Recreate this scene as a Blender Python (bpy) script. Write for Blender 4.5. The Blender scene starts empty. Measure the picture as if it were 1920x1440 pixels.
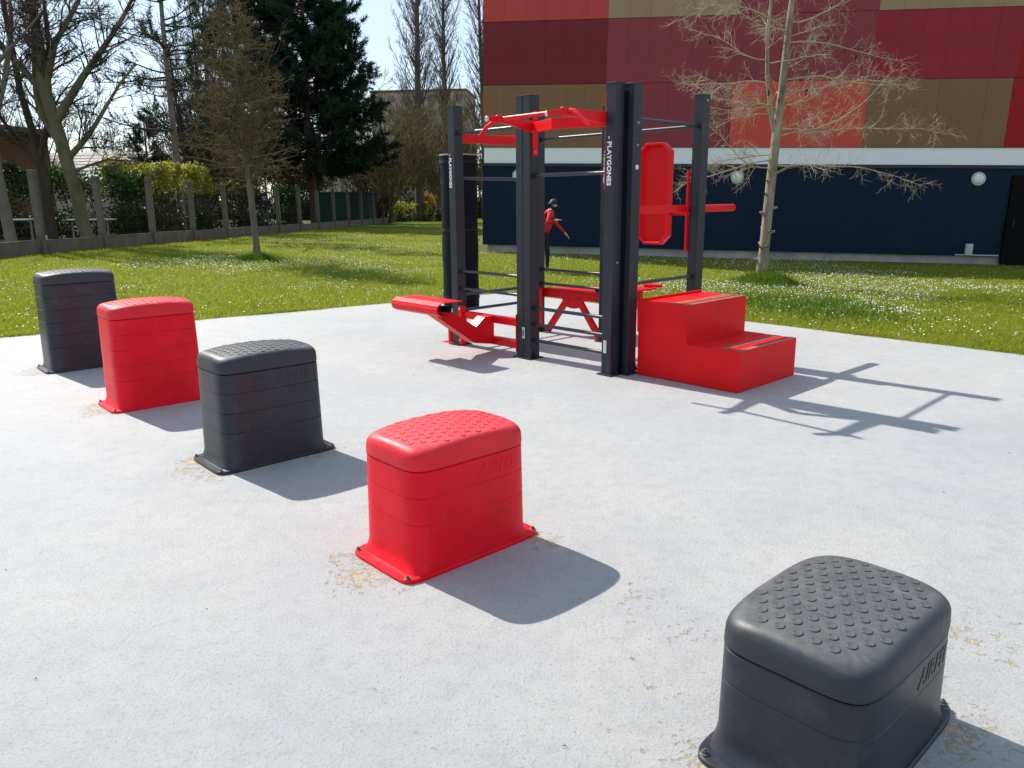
import bpy, bmesh, math, random
import numpy as np
from mathutils import Matrix, Vector
random.seed(7); rng = np.random.default_rng(7)
R_ = math.radians
scene = bpy.context.scene
col = scene.collection

# ------------------------------------------------------------------ camera
PITCH = R_(13.4); ROLL = math.atan(0.0085); EYE = 1.55
fw = Vector((0, math.cos(PITCH), -math.sin(PITCH)))
r0 = Vector((1, 0, 0)); u0 = r0.cross(fw)
rt = r0 * math.cos(ROLL) - u0 * math.sin(ROLL); up = rt.cross(fw)
cd = bpy.data.cameras.new('camera'); cam = bpy.data.objects.new('camera', cd); col.objects.link(cam)
cam.matrix_world = Matrix(((rt.x, up.x, -fw.x, 0), (rt.y, up.y, -fw.y, 0), (rt.z, up.z, -fw.z, EYE), (0, 0, 0, 1)))
cd.sensor_width = 36; cd.sensor_fit = 'HORIZONTAL'; cd.lens = 36 * 1460 / 1920
cd.clip_start = 0.05; cd.clip_end = 3000
scene.camera = cam

# ------------------------------------------------------------------ sky and sun
SUN_EL = R_(43.0)
SUN_AZ = math.atan2(-0.73, 0.68)          # measured from +Y towards +X
world = bpy.data.worlds.new('World'); scene.world = world; world.use_nodes = True
wn = world.node_tree; wn.nodes.clear()
wo = wn.nodes.new('ShaderNodeOutputWorld'); wb = wn.nodes.new('ShaderNodeBackground')
sky = wn.nodes.new('ShaderNodeTexSky'); sky.sky_type = 'NISHITA'; sky.sun_disc = False
sky.sun_elevation = SUN_EL; sky.sun_rotation = SUN_AZ
sky.air_density = 1.0; sky.dust_density = 0.5; sky.ozone_density = 1.5; sky.altitude = 100
wb.inputs['Strength'].default_value = 0.14
# cloud veil added over the whole dome to lift zenith fill and dim horizon
tcw = wn.nodes.new('ShaderNodeTexCoord'); mpw = wn.nodes.new('ShaderNodeMapping'); mpw.inputs['Scale'].default_value = (1.2, 1.2, 5.0)
mpw.inputs['Rotation'].default_value = (0.1, 0.12, 0.4)
nzw = wn.nodes.new('ShaderNodeTexNoise'); nzw.inputs['Scale'].default_value = 2.2; nzw.inputs['Detail'].default_value = 6; nzw.inputs['Roughness'].default_value = 0.55
rpw = wn.nodes.new('ShaderNodeValToRGB'); rpw.color_ramp.elements[0].position = 0.35; rpw.color_ramp.elements[1].position = 0.72
rpw.color_ramp.elements[0].color = (0.42, 0.42, 0.42, 1); rpw.color_ramp.elements[1].color = (0.72, 0.72, 0.72, 1)
mxw = wn.nodes.new('ShaderNodeMix'); mxw.data_type = 'RGBA'; mxw.inputs[7].default_value = (3.2, 3.65, 4.1, 1)
wn.links.new(tcw.outputs['Generated'], mpw.inputs[0]); wn.links.new(mpw.outputs[0], nzw.inputs['Vector'])
wn.links.new(nzw.outputs[0], rpw.inputs[0]); wn.links.new(rpw.outputs[0], mxw.inputs[0]); wn.links.new(sky.outputs[0], mxw.inputs[6])
wn.links.new(mxw.outputs[2], wb.inputs['Color']); wn.links.new(wb.outputs[0], wo.inputs[0])

to_sun = Vector((math.sin(SUN_AZ) * math.cos(SUN_EL), math.cos(SUN_AZ) * math.cos(SUN_EL), math.sin(SUN_EL)))
sl = bpy.data.lights.new('sun', 'SUN'); sl.energy = 4.3; sl.angle = R_(0.53); sl.color = (1.0, 0.955, 0.88)
so = bpy.data.objects.new('sun', sl); col.objects.link(so); so.location = to_sun * 60
so.rotation_euler = (-to_sun).to_track_quat('-Z', 'Y').to_euler()
vs = scene.view_settings; vs.view_transform = 'Standard'; vs.look = 'None'; vs.gamma = 1.0; vs.use_curve_mapping = False
vs.exposure = 0.66

# ------------------------------------------------------------------ helpers
def tag(o, label=None, cat=None, group=None, kind=None):
    if label: o['label'] = label
    if cat: o['category'] = cat
    if group: o['group'] = group
    if kind: o['kind'] = kind
    return o

def empty(name, loc=(0, 0, 0), rz=0.0, parent=None):
    o = bpy.data.objects.new(name, None); col.objects.link(o)
    o.location = loc; o.rotation_euler = (0, 0, rz); o.empty_display_size = 0.2
    if parent: o.parent = parent
    return o

def link(name, me, parent=None, loc=None, rot=None, scale=None):
    o = bpy.data.objects.new(name, me); col.objects.link(o)
    if parent: o.parent = parent
    if loc is not None: o.location = loc
    if rot is not None: o.rotation_euler = rot
    if scale is not None: o.scale = scale
    return o

class MB:
    def __init__(s): s.v = []; s.f = []; s.m = []
    def add(s, vs, fs, mi=0):
        n = len(s.v); s.v.extend(vs); s.f.extend(tuple(i + n for i in f) for f in fs); s.m.extend([mi] * len(fs))
    def box(s, x0, x1, y0, y1, z0, z1, M=None, mi=0):
        vs = [(x, y, z) for z in (z0, z1) for y in (y0, y1) for x in (x0, x1)]
        if M is not None: vs = [tuple(M @ Vector(v)) for v in vs]
        s.add(vs, [(0, 2, 3, 1), (4, 5, 7, 6), (0, 1, 5, 4), (2, 6, 7, 3), (0, 4, 6, 2), (1, 3, 7, 5)], mi)
    def bar(s, p0, p1, w, h, mi=0, h1=None, w1=None):
        p0 = Vector(p0); p1 = Vector(p1); d = (p1 - p0).normalized()
        x = d.cross(Vector((0, 0, 1)));  x = x.normalized() if x.length > 1e-4 else Vector((1, 0, 0)); y = x.cross(d)
        h1 = h if h1 is None else h1; w1 = w if w1 is None else w1
        vs = []
        for p, ww, hh in ((p0, w, h), (p1, w1, h1)):
            for a, b in ((-1, -1), (1, -1), (1, 1), (-1, 1)): vs.append(tuple(p + x * a * ww / 2 + y * b * hh / 2))
        s.add(vs, [(0, 1, 2, 3), (7, 6, 5, 4), (0, 4, 5, 1), (1, 5, 6, 2), (2, 6, 7, 3), (3, 7, 4, 0)], mi)
    def tube(s, pts, rad, n=8, cap=True, mi=0):
        pts = [Vector(p) for p in pts]; k = len(pts)
        rad = [rad] * k if not hasattr(rad, '__len__') else rad
        vs = []; ref = None
        for i, p in enumerate(pts):
            d = (pts[min(i + 1, k - 1)] - pts[max(i - 1, 0)]).normalized()
            if ref is None:
                ref = d.orthogonal().normalized()
            else:
                ref = (ref - d * ref.dot(d))
                ref = ref.normalized() if ref.length > 1e-6 else d.orthogonal().normalized()
            b = d.cross(ref)
            for j in range(n):
                a = 2 * math.pi * j / n
                vs.append(tuple(p + (ref * math.cos(a) + b * math.sin(a)) * rad[i]))
        fs = []
        for i in range(k - 1):
            for j in range(n):
                j2 = (j + 1) % n
                fs.append((i * n + j, i * n + j2, (i + 1) * n + j2, (i + 1) * n + j))
        if cap: fs.append(tuple(range(n - 1, -1, -1))); fs.append(tuple((k - 1) * n + j for j in range(n)))
        s.add(vs, fs, mi)
    def prism(s, poly, fn0, fn1, mi=0):
        """poly: list of 2-D points; fn0/fn1 map a point to the two end positions"""
        n = len(poly); vs = [tuple(fn0(p)) for p in poly] + [tuple(fn1(p)) for p in poly]
        fs = [tuple(range(n - 1, -1, -1)), tuple(range(n, 2 * n))] + [(i, (i + 1) % n, n + (i + 1) % n, n + i) for i in range(n)]
        s.add(vs, fs, mi)
    def loft(s, rings, cap0=True, cap1=True, mi=0):
        n = len(rings[0]); vs = [tuple(p) for r in rings for p in r]; fs = []
        for i in range(len(rings) - 1):
            for j in range(n):
                j2 = (j + 1) % n; fs.append((i * n + j, i * n + j2, (i + 1) * n + j2, (i + 1) * n + j))
        if cap0: fs.append(tuple(range(n - 1, -1, -1)))
        if cap1: fs.append(tuple((len(rings) - 1) * n + j for j in range(n)))
        s.add(vs, fs, mi)
    def mesh(s, name, mats, smooth=False, sharp=None):
        me = bpy.data.meshes.new(name); me.from_pydata(s.v, [], s.f)
        for m in (mats if isinstance(mats, (list, tuple)) else [mats]): me.materials.append(m)
        if any(s.m): me.polygons.foreach_set('material_index', s.m)
        bm = bmesh.new(); bm.from_mesh(me); bmesh.ops.recalc_face_normals(bm, faces=bm.faces); bm.to_mesh(me); bm.free()
        if smooth:
            me.polygons.foreach_set('use_smooth', [True] * len(me.polygons))
            if sharp is not None: me.set_sharp_from_angle(angle=R_(sharp))
        me.update(); return me
    def build(s, name, mats, parent=None, smooth=False, sharp=None, bevel=0, loc=None, rz=0, seg=2):
        o = link(name, s.mesh(name, mats, smooth, sharp), parent, loc, (0, 0, rz))
        if bevel:
            b = o.modifiers.new('bevel', 'BEVEL'); b.width = bevel; b.segments = seg; b.limit_method = 'ANGLE'; b.angle_limit = R_(35)
        return o

def raw_mesh(name, V, F, mat, smooth=False, mats_idx=None):
    """V (n,3) array, F (m,k) array, k constant: fast path for foliage and grass"""
    me = bpy.data.meshes.new(name); V = np.asarray(V, np.float32); F = np.asarray(F, np.int32)
    k = F.shape[1]
    me.vertices.add(len(V)); me.vertices.foreach_set('co', V.ravel())
    me.loops.add(F.size); me.loops.foreach_set('vertex_index', F.ravel())
    me.polygons.add(len(F)); me.polygons.foreach_set('loop_start', np.arange(0, F.size, k, dtype=np.int32))
    me.polygons.foreach_set('loop_total', np.full(len(F), k, np.int32))
    for m in (mat if isinstance(mat, list) else [mat]): me.materials.append(m)
    if mats_idx is not None: me.polygons.foreach_set('material_index', np.asarray(mats_idx, np.int32))
    if smooth: me.polygons.foreach_set('use_smooth', np.ones(len(F), bool))
    me.update(calc_edges=True); return me

def text_mesh(txt, size, extrude, mat, bold=0.0, shear=0.0, space=1.0):
    cu = bpy.data.curves.new('lettering', 'FONT'); cu.body = txt; cu.size = size; cu.extrude = extrude
    cu.offset = bold; cu.shear = shear; cu.space_character = space; cu.align_x = 'CENTER'; cu.align_y = 'CENTER'; cu.resolution_u = 3
    o = bpy.data.objects.new('lettering', cu); col.objects.link(o)
    dg = bpy.context.evaluated_depsgraph_get(); me = bpy.data.meshes.new_from_object(o.evaluated_get(dg))
    bpy.data.objects.remove(o); bpy.data.curves.remove(cu)
    me.materials.clear(); me.materials.append(mat); return me

# ------------------------------------------------------------------ materials
class NT:
    def __init__(s, name):
        s.m = bpy.data.materials.new(name); s.m.use_nodes = True; s.t = s.m.node_tree; s.t.nodes.clear()
        s.out = s.n('ShaderNodeOutputMaterial'); s.b = s.n('ShaderNodeBsdfPrincipled'); s.l(s.b.outputs[0], s.out.inputs[0])
        s.tc = s.n('ShaderNodeTexCoord')
    def n(s, t): return s.t.nodes.new(t)
    def l(s, a, b): s.t.links.new(a, b)
    def noise(s, scale, detail=4, rough=0.55, vec=None, dist=0.0):
        n = s.n('ShaderNodeTexNoise'); n.inputs['Scale'].default_value = scale; n.inputs['Detail'].default_value = detail
        n.inputs['Roughness'].default_value = rough; n.inputs['Distortion'].default_value = dist
        s.l(vec if vec is not None else s.tc.outputs['Object'], n.inputs['Vector']); return n.outputs[0]
    def mapping(s, scale=(1, 1, 1), src='Object', rot=(0, 0, 0)):
        m = s.n('ShaderNodeMapping'); m.inputs['Scale'].default_value = scale; m.inputs['Rotation'].default_value = rot
        s.l(s.tc.outputs[src], m.inputs[0]); return m.outputs[0]
    def ramp(s, fac, stops):
        r = s.n('ShaderNodeValToRGB'); e = r.color_ramp.elements
        while len(e) < len(stops): e.new(0.5)
        for i, (p, c) in enumerate(stops):
            e[i].position = p; e[i].color = (c, c, c, 1) if not hasattr(c, '__len__') else (*c, 1)
        s.l(fac, r.inputs[0]); return r.outputs[0]
    def mix(s, fac, a, b, mode='MIX'):
        m = s.n('ShaderNodeMix'); m.data_type = 'RGBA'; m.blend_type = mode
        for k, v in ((0, fac), (6, a), (7, b)):
            if hasattr(v, 'links') or hasattr(v, 'is_linked'): s.l(v, m.inputs[k])
            else: m.inputs[k].default_value = v if not hasattr(v, '__len__') else (*v, 1)
        return m.outputs[2]
    def math(s, op, a, b=0.0, clamp=False):
        m = s.n('ShaderNodeMath'); m.operation = op; m.use_clamp = clamp
        for k, v in ((0, a), (1, b)):
            if hasattr(v, 'is_linked'): s.l(v, m.inputs[k])
            else: m.inputs[k].default_value = v
        return m.outputs[0]
    def bump(s, h, strength=0.3, dist=0.01, normal=None):
        b = s.n('ShaderNodeBump'); b.inputs['Strength'].default_value = strength; b.inputs['Distance'].default_value = dist
        s.l(h, b.inputs['Height'])
        if normal is not None: s.l(normal, b.inputs['Normal'])
        return b.outputs[0]
    def done(s, color=None, rough=None, normal=None, metal=0.0, spec=None):
        for k, v in (('Base Color', color), ('Roughness', rough), ('Normal', normal)):
            if v is None: continue
            if hasattr(v, 'is_linked'): s.l(v, s.b.inputs[k])
            else: s.b.inputs[k].default_value = v if not hasattr(v, '__len__') else (*v, 1)
        s.b.inputs['Metallic'].default_value = metal
        if spec is not None: s.b.inputs['Specular IOR Level'].default_value = spec
        return s.m

def varied(name, c, rough=0.5, var=0.15, scale=6.0, fine=60.0, bstr=0.15, bdist=0.003, metal=0.0, spec=None, dust=0.0):
    t = NT(name)
    n1 = t.noise(scale, 5); n2 = t.noise(fine, 3)
    lo = tuple(x * (1 - var) for x in c); hi = tuple(min(1, x * (1 + var)) for x in c)
    cc = t.ramp(n1, [(0.3, lo), (0.7, hi)])
    if dust:
        d = t.ramp(t.noise(scale * 2.3, 8, 0.7), [(0.52, 0.0), (0.75, dust)])
        cc = t.mix(d, cc, (0.42, 0.39, 0.34))
    rr = t.ramp(n2, [(0.3, rough - 0.07), (0.7, min(1, rough + 0.1))])
    return t.done(cc, rr, t.bump(n2, bstr, bdist), metal, spec)

M = {}
M['red_plastic'] = varied('red_plastic', (0.78, 0.004, 0.016), 0.42, 0.10, 5, 220, 0.2, 0.0008, spec=0.2, dust=0.035)
M['grey_plastic'] = varied('grey_plastic', (0.020, 0.0235, 0.031), 0.38, 0.12, 5, 220, 0.22, 0.0008, spec=0.36, dust=0.06)
def lid_mat(name, c, c_dust_lit, amount):  # paler upward faces: dust, with the red lid's sunlit pink painted in
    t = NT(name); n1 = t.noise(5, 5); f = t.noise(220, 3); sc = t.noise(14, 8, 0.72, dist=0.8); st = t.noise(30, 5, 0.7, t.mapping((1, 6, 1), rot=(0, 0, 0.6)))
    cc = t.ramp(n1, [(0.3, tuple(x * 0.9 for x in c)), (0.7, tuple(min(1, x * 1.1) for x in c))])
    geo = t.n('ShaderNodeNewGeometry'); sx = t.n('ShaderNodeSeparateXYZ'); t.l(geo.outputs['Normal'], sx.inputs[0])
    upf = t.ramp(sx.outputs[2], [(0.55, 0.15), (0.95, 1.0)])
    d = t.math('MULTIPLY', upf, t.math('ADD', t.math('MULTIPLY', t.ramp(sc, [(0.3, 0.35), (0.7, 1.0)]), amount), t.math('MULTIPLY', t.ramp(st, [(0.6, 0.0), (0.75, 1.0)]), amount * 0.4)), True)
    return t.done(t.mix(d, cc, c_dust_lit), t.ramp(sc, [(0.3, 0.40), (0.7, 0.58)]), t.bump(f, 0.25, 0.0008), spec=0.32)
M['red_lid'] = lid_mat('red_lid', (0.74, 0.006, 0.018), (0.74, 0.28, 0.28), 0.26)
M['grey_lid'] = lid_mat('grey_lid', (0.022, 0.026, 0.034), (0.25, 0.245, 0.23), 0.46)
M['red_paint'] = varied('red_paint', (0.70, 0.004, 0.010), 0.38, 0.05, 4, 90, 0.06, 0.001, spec=0.22, dust=0.0)
M['red_step'] = varied('red_step', (0.72, 0.005, 0.008), 0.48, 0.10, 3, 120, 0.12, 0.001, spec=0.18, dust=0.012)
M['anthracite'] = varied('anthracite', (0.020, 0.0235, 0.030), 0.42, 0.1, 4, 150, 0.08, 0.001, spec=0.35, dust=0.03)
M['bar_steel'] = varied('bar_steel', (0.045, 0.05, 0.062), 0.34, 0.1, 8, 120, 0.06, 0.001, metal=0.35)
M['galv'] = varied('galvanised_bolt', (0.42, 0.42, 0.42), 0.38, 0.2, 40, 200, 0.1, 0.001, metal=0.8)
M['bolt_dark'] = varied('dark_bolt', (0.13, 0.12, 0.11), 0.5, 0.3, 60, 200, 0.2, 0.001, metal=0.5)
M['white_print'] = varied('white_print', (0.78, 0.78, 0.78), 0.5, 0.04, 30, 200, 0.05, 0.0005)
M['label_plate'] = varied('label_plate', (0.55, 0.56, 0.55), 0.35, 0.12, 40, 120, 0.05, 0.0005)
M['strip'] = varied('anti_slip_strip', (0.30, 0.13, 0.10), 0.95, 0.25, 20, 400, 0.8, 0.002, spec=0.02)
M['bag_vinyl'] = varied('bag_vinyl', (0.003, 0.005, 0.011), 0.55, 0.25, 6, 40, 0.25, 0.003, spec=0.14)
M['bag_cap'] = varied('bag_cap', (0.30, 0.31, 0.33), 0.5, 0.1, 6, 40, 0.1, 0.002)
M['concrete'] = varied('fence_concrete', (0.135, 0.115, 0.09), 0.9, 0.3, 3.5, 45, 0.6, 0.006)
M['plinth'] = varied('plinth_concrete', (0.36, 0.34, 0.31), 0.9, 0.22, 2.5, 45, 0.5, 0.006)
M['wire'] = varied('green_wire', (0.02, 0.05, 0.035), 0.5, 0.2, 10, 50, 0.05, 0.001)
M['white_band'] = varied('white_band', (0.84, 0.85, 0.86), 0.7, 0.03, 1.2, 30, 0.1, 0.003)
M['lamp_rim'] = varied('lamp_rim', (0.48, 0.50, 0.52), 0.4, 0.05, 20, 60, 0.05, 0.001)
M['lamp_glass'] = varied('opal_glass', (0.75, 0.77, 0.80), 0.18, 0.03, 10, 60, 0.02, 0.001)
M['black_door'] = varied('black_door', (0.003, 0.003, 0.004), 0.6, 0.2, 4, 60, 0.1, 0.002, spec=0.1)
M['trim_dark'] = varied('dark_trim', (0.008, 0.012, 0.022), 0.5, 0.2, 4, 60, 0.1, 0.002)
M['skin'] = varied('skin', (0.50, 0.30, 0.22), 0.5, 0.08, 30, 200, 0.05, 0.001)
M['red_shirt'] = varied('red_shirt', (0.52, 0.012, 0.02), 0.85, 0.15, 12, 120, 0.4, 0.004)
M['black_cloth'] = varied('black_cloth', (0.008, 0.008, 0.010), 0.85, 0.2, 12, 120, 0.4, 0.004)
M['navy_cloth'] = varied('navy_cloth', (0.015, 0.018, 0.035), 0.85, 0.2, 12, 120, 0.4, 0.004)
M['grey_cloth'] = varied('grey_cloth', (0.09, 0.09, 0.10), 0.85, 0.2, 12, 120, 0.4, 0.004)
M['shoe'] = varied('shoe', (0.35, 0.36, 0.38), 0.6, 0.2, 30, 120, 0.2, 0.003)
M['hair'] = varied('dark_hair', (0.012, 0.009, 0.008), 0.6, 0.3, 60, 300, 0.6, 0.004)

def bark(name, c, var=0.35, scale=5, strength=0.7, dist=0.02, lichen=None):
    t = NT(name); v = t.mapping((1, 1, 0.25))
    n1 = t.noise(scale, 6, 0.65, v); n2 = t.noise(scale * 6, 5, 0.6, v)
    cc = t.ramp(n1, [(0.3, tuple(x * (1 - var) for x in c)), (0.7, tuple(x * (1 + var) for x in c))])
    if lichen: cc = t.mix(t.ramp(t.noise(scale * 0.8, 4), [(0.5, 0), (0.65, 0.8)]), cc, lichen)
    return t.done(cc, 0.9, t.bump(n2, strength, dist), spec=0.2)
M['bark_pale'] = bark('bark_pale', (0.30, 0.25, 0.18), 0.55, 8, 1.0, 0.03)
M['bark_twig'] = bark('bark_twig_pale', (0.40, 0.335, 0.24), 0.3, 9, 0.3, 0.004)
M['bark_plane'] = bark('bark_plane', (0.13, 0.115, 0.075), 0.35, 3, 0.6, 0.012, (0.16, 0.16, 0.07))
M['bark_dark'] = bark('bark_dark', (0.060, 0.048, 0.036), 0.35, 5)
M['bark_grey'] = bark('bark_grey', (0.17, 0.15, 0.125), 0.35, 5)
M['bark_brown'] = bark('bark_larch_twig', (0.135, 0.10, 0.045), 0.35, 4, 0.3)
M['bark_poplar'] = bark('bark_poplar', (0.13, 0.11, 0.09), 0.3, 4)
M['bark_olive'] = bark('bark_olive_twig', (0.17, 0.135, 0.06), 0.35, 3, 0.3)
M['bark_red'] = bark('bark_pine', (0.11, 0.065, 0.045), 0.35, 5)

def leafy(name, c, c2, transl=0.3, var_scale=0.6, tr_col=None, rough=0.5):
    t = NT(name); geo = t.n('ShaderNodeNewGeometry'); n = t.noise(var_scale, 3)
    f = t.math('ADD', t.math('MULTIPLY', geo.outputs['Random Per Island'], 0.6), t.math('MULTIPLY', n, 0.4))
    cc = t.ramp(f, [(0.2, c), (0.8, c2)])
    t.done(cc, rough, spec=0.12)
    tr = t.n('ShaderNodeBsdfTranslucent'); mx = t.n('ShaderNodeMixShader'); mx.inputs[0].default_value = transl
    if tr_col: t.l(t.mix(0.6, cc, tr_col), tr.inputs[0])
    else: t.l(cc, tr.inputs[0])
    t.l(t.b.outputs[0], mx.inputs[1]); t.l(tr.outputs[0], mx.inputs[2]); t.l(mx.outputs[0], t.out.inputs[0])
    return t.m
M['grass'] = leafy('grass_blade', (0.135, 0.185, 0.014), (0.32, 0.335, 0.042), 0.48, 0.45, (0.42, 0.46, 0.03), 0.55)
M['grass_tall'] = leafy('tall_grass_blade', (0.05, 0.10, 0.012), (0.12, 0.18, 0.02), 0.42, 1.0, (0.16, 0.27, 0.02), 0.5)
M['hedge_dark'] = leafy('dark_hedge_leaf', (0.018, 0.035, 0.014), (0.045, 0.075, 0.022), 0.25, 1.2)
M['hedge_gold'] = leafy('gold_hedge_leaf', (0.14, 0.16, 0.02), (0.30, 0.30, 0.05), 0.45, 1.2, (0.45, 0.45, 0.06))
M['hedge_green'] = leafy('green_hedge_leaf', (0.03, 0.07, 0.02), (0.09, 0.14, 0.03), 0.3, 1.2)
M['hedge_brown'] = leafy('brown_hedge_leaf', (0.05, 0.04, 0.025), (0.11, 0.085, 0.04), 0.2, 1.2)
M['blossom'] = leafy('orange_blossom', (0.28, 0.12, 0.02), (0.42, 0.26, 0.03), 0.3, 2)
M['needle'] = leafy('pine_needle', (0.014, 0.034, 0.020), (0.048, 0.082, 0.040), 0.2, 0.5)

def daisy_mat():
    t = NT('daisy'); geo = t.n('ShaderNodeNewGeometry')
    return t.done(t.ramp(geo.outputs['Random Per Island'], [(0.0, (0.66, 0.66, 0.60)), (1.0, (0.82, 0.82, 0.80))]), 0.6)
M['daisy'] = daisy_mat()

def slab_mat():
    t = NT('painted_slab'); O = t.tc.outputs['Object']
    big = t.noise(0.35, 5, 0.6); mid = t.noise(2.3, 6, 0.65); fine = t.noise(75, 6, 0.78); grit = t.noise(210, 4, 0.75)
    base = t.ramp(big, [(0.28, (0.37, 0.384, 0.398)), (0.5, (0.435, 0.432, 0.42)), (0.72, (0.49, 0.47, 0.435))])
    base = t.mix(t.ramp(mid, [(0.35, 0.35), (0.65, 0.0)]), base, (0.31, 0.33, 0.36))
    base = t.mix(t.ramp(t.noise(11, 6, 0.7), [(0.48, 0.0), (0.70, 0.45)]), base, (0.29, 0.29, 0.285))
    # scuffs and dull traffic patches
    sc = t.ramp(t.noise(0.9, 8, 0.72, dist=0.6), [(0.52, 0.0), (0.66, 0.30)])
    base = t.mix(sc, base, (0.35, 0.345, 0.33))
    # speckles of dirt in the pores
    base = t.mix(t.ramp(fine, [(0.54, 0.0), (0.66, 0.7)]), base, (0.20, 0.185, 0.165))
    base = t.mix(t.ramp(grit, [(0.55, 0.0), (0.68, 0.5)]), base, (0.54, 0.54, 0.53))
    # worn paint: tan concrete showing through
    at = t.n('ShaderNodeAttribute'); at.attribute_name = 'wear'
    wv = t.math('ADD', t.math('ADD', t.math('MULTIPLY', t.noise(24, 6, 0.72, dist=0.3), 0.75), t.math('MULTIPLY', t.noise(5, 3), 0.25)), at.outputs['Fac'])
    wear = t.ramp(wv, [(0.615, 0.0), (0.655, 1.0)])
    tan = t.ramp(t.noise(45, 4), [(0.3, (0.42, 0.31, 0.15)), (0.7, (0.56, 0.46, 0.28))])
    base = t.mix(t.math('MULTIPLY', wear, 0.85), base, tan)
    h = t.math('SUBTRACT', t.math('ADD', t.math('MULTIPLY', mid, 1.2), t.math('ADD', fine, t.math('MULTIPLY', grit, 0.5))), t.math('MULTIPLY', wear, 0.6))
    nb = t.bump(h, 0.9, 0.0065)
    return t.done(base, t.ramp(fine, [(0.3, 0.50), (0.7, 0.75)]), nb, spec=0.35)
M['slab'] = slab_mat()

def lawn_mat():
    t = NT('lawn_soil_and_grass')
    n = t.noise(0.5, 5); f = t.noise(14, 5, 0.7); g = t.noise(60, 3)
    c = t.ramp(n, [(0.3, (0.10, 0.14, 0.012)), (0.7, (0.20, 0.22, 0.03))])
    c = t.mix(t.ramp(f, [(0.45, 0.0), (0.7, 0.6)]), c, (0.055, 0.07, 0.018))
    at = t.n('ShaderNodeAttribute'); at.attribute_name = 'soil'
    c = t.mix(t.math('MULTIPLY', at.outputs['Fac'], t.ramp(f, [(0.35, 0.4), (0.6, 1.0)]), True), c, (0.10, 0.075, 0.045))
    return t.done(c, 0.95, t.bump(g, 0.8, 0.03), spec=0.1)
M['lawn'] = lawn_mat()

def navy_mat():
    t = NT('navy_board_marked_wall'); v = t.mapping((0.5, 0.5, 14)); n = t.noise(3.2, 6, 0.6, v, 0.3); b = t.noise(0.5, 4)
    w = t.n('ShaderNodeTexWave'); w.wave_type = 'BANDS'; w.bands_direction = 'Z'; w.inputs['Scale'].default_value = 0.8; w.inputs['Distortion'].default_value = 0.3
    w.wave_profile = 'SAW'; t.l(t.tc.outputs['Object'], w.inputs[0])
    c = t.ramp(b, [(0.3, (0.002, 0.010, 0.030)), (0.7, (0.0035, 0.015, 0.042))])
    c = t.mix(t.ramp(t.noise(1.4, 7, 0.7), [(0.6, 0.0), (0.8, 0.15)]), c, (0.03, 0.045, 0.07))
    h = t.math('ADD', n, t.math('MULTIPLY', w.outputs[1], 0.4))
    return t.done(c, 0.42, t.bump(h, 0.9, 0.012), spec=0.15)
M['navy'] = navy_mat()

def panel_mat(name, c):
    t = NT(name); n = t.noise(0.7, 4); f = t.noise(90, 3); st = t.noise(2.0, 6, 0.65, t.mapping((3, 3, 0.3)))
    cc = t.ramp(n, [(0.3, tuple(x * 0.9 for x in c)), (0.7, tuple(min(1, x * 1.1) for x in c))])
    cc = t.mix(t.ramp(st, [(0.5, 0.0), (0.8, 0.22)]), cc, tuple(x * 0.6 + 0.03 for x in c))
    oi = t.n('ShaderNodeObjectInfo')
    cc = t.mix(1.0, cc, t.ramp(oi.outputs['Random'], [(0, 0.94), (1, 1.0)]), 'MULTIPLY')
    return t.done(cc, 0.55, t.bump(f, 0.05, 0.001), spec=0.15)
PC = {'brown': (0.235, 0.125, 0.062), 'tan': (0.34, 0.225, 0.14), 'wine': (0.185, 0.022, 0.028), 'plum': (0.27, 0.048, 0.064),
      'rose': (0.30, 0.026, 0.036), 'salmon': (0.60, 0.085, 0.06), 'brick': (0.50, 0.065, 0.055), 'red': (0.34, 0.012, 0.012)}
for k, c in PC.items(): M['p_' + k] = panel_mat('panel_' + k, c)

def tile_mat():
    t = NT('pale_roof_tile'); n = t.noise(3, 5)
    return t.done(t.ramp(n, [(0.3, (0.33, 0.29, 0.25)), (0.7, (0.50, 0.46, 0.42))]), 0.85, t.bump(t.noise(20, 3), 0.4, 0.02))
M['tile'] = tile_mat()
M['house_wall'] = varied('house_wall', (0.45, 0.42, 0.38), 0.9, 0.12, 1, 20, 0.3, 0.01)
M['timber'] = varied('brown_timber', (0.14, 0.075, 0.04), 0.8, 0.25, 2, 20, 0.3, 0.01)
M['dark_roof'] = varied('dark_roof', (0.10, 0.085, 0.075), 0.85, 0.2, 2, 20, 0.3, 0.01)
M['tower_wall'] = varied('tower_wall', (0.36, 0.27, 0.235), 0.9, 0.12, 0.1, 2, 0.1, 0.01)
M['tower_grey'] = varied('tower_grey', (0.30, 0.295, 0.31), 0.9, 0.1, 0.1, 2, 0.1, 0.01)
M['glass'] = varied('window_glass', (0.13, 0.12, 0.12), 0.3, 0.2, 1, 3, 0.02, 0.001)
M['shed_green'] = varied('shed_green', (0.012, 0.07, 0.05), 0.5, 0.2, 1, 20, 0.1, 0.003)
M['bench_grey'] = varied('bench_grey', (0.20, 0.20, 0.19), 0.7, 0.2, 4, 40, 0.2, 0.003)

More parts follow.
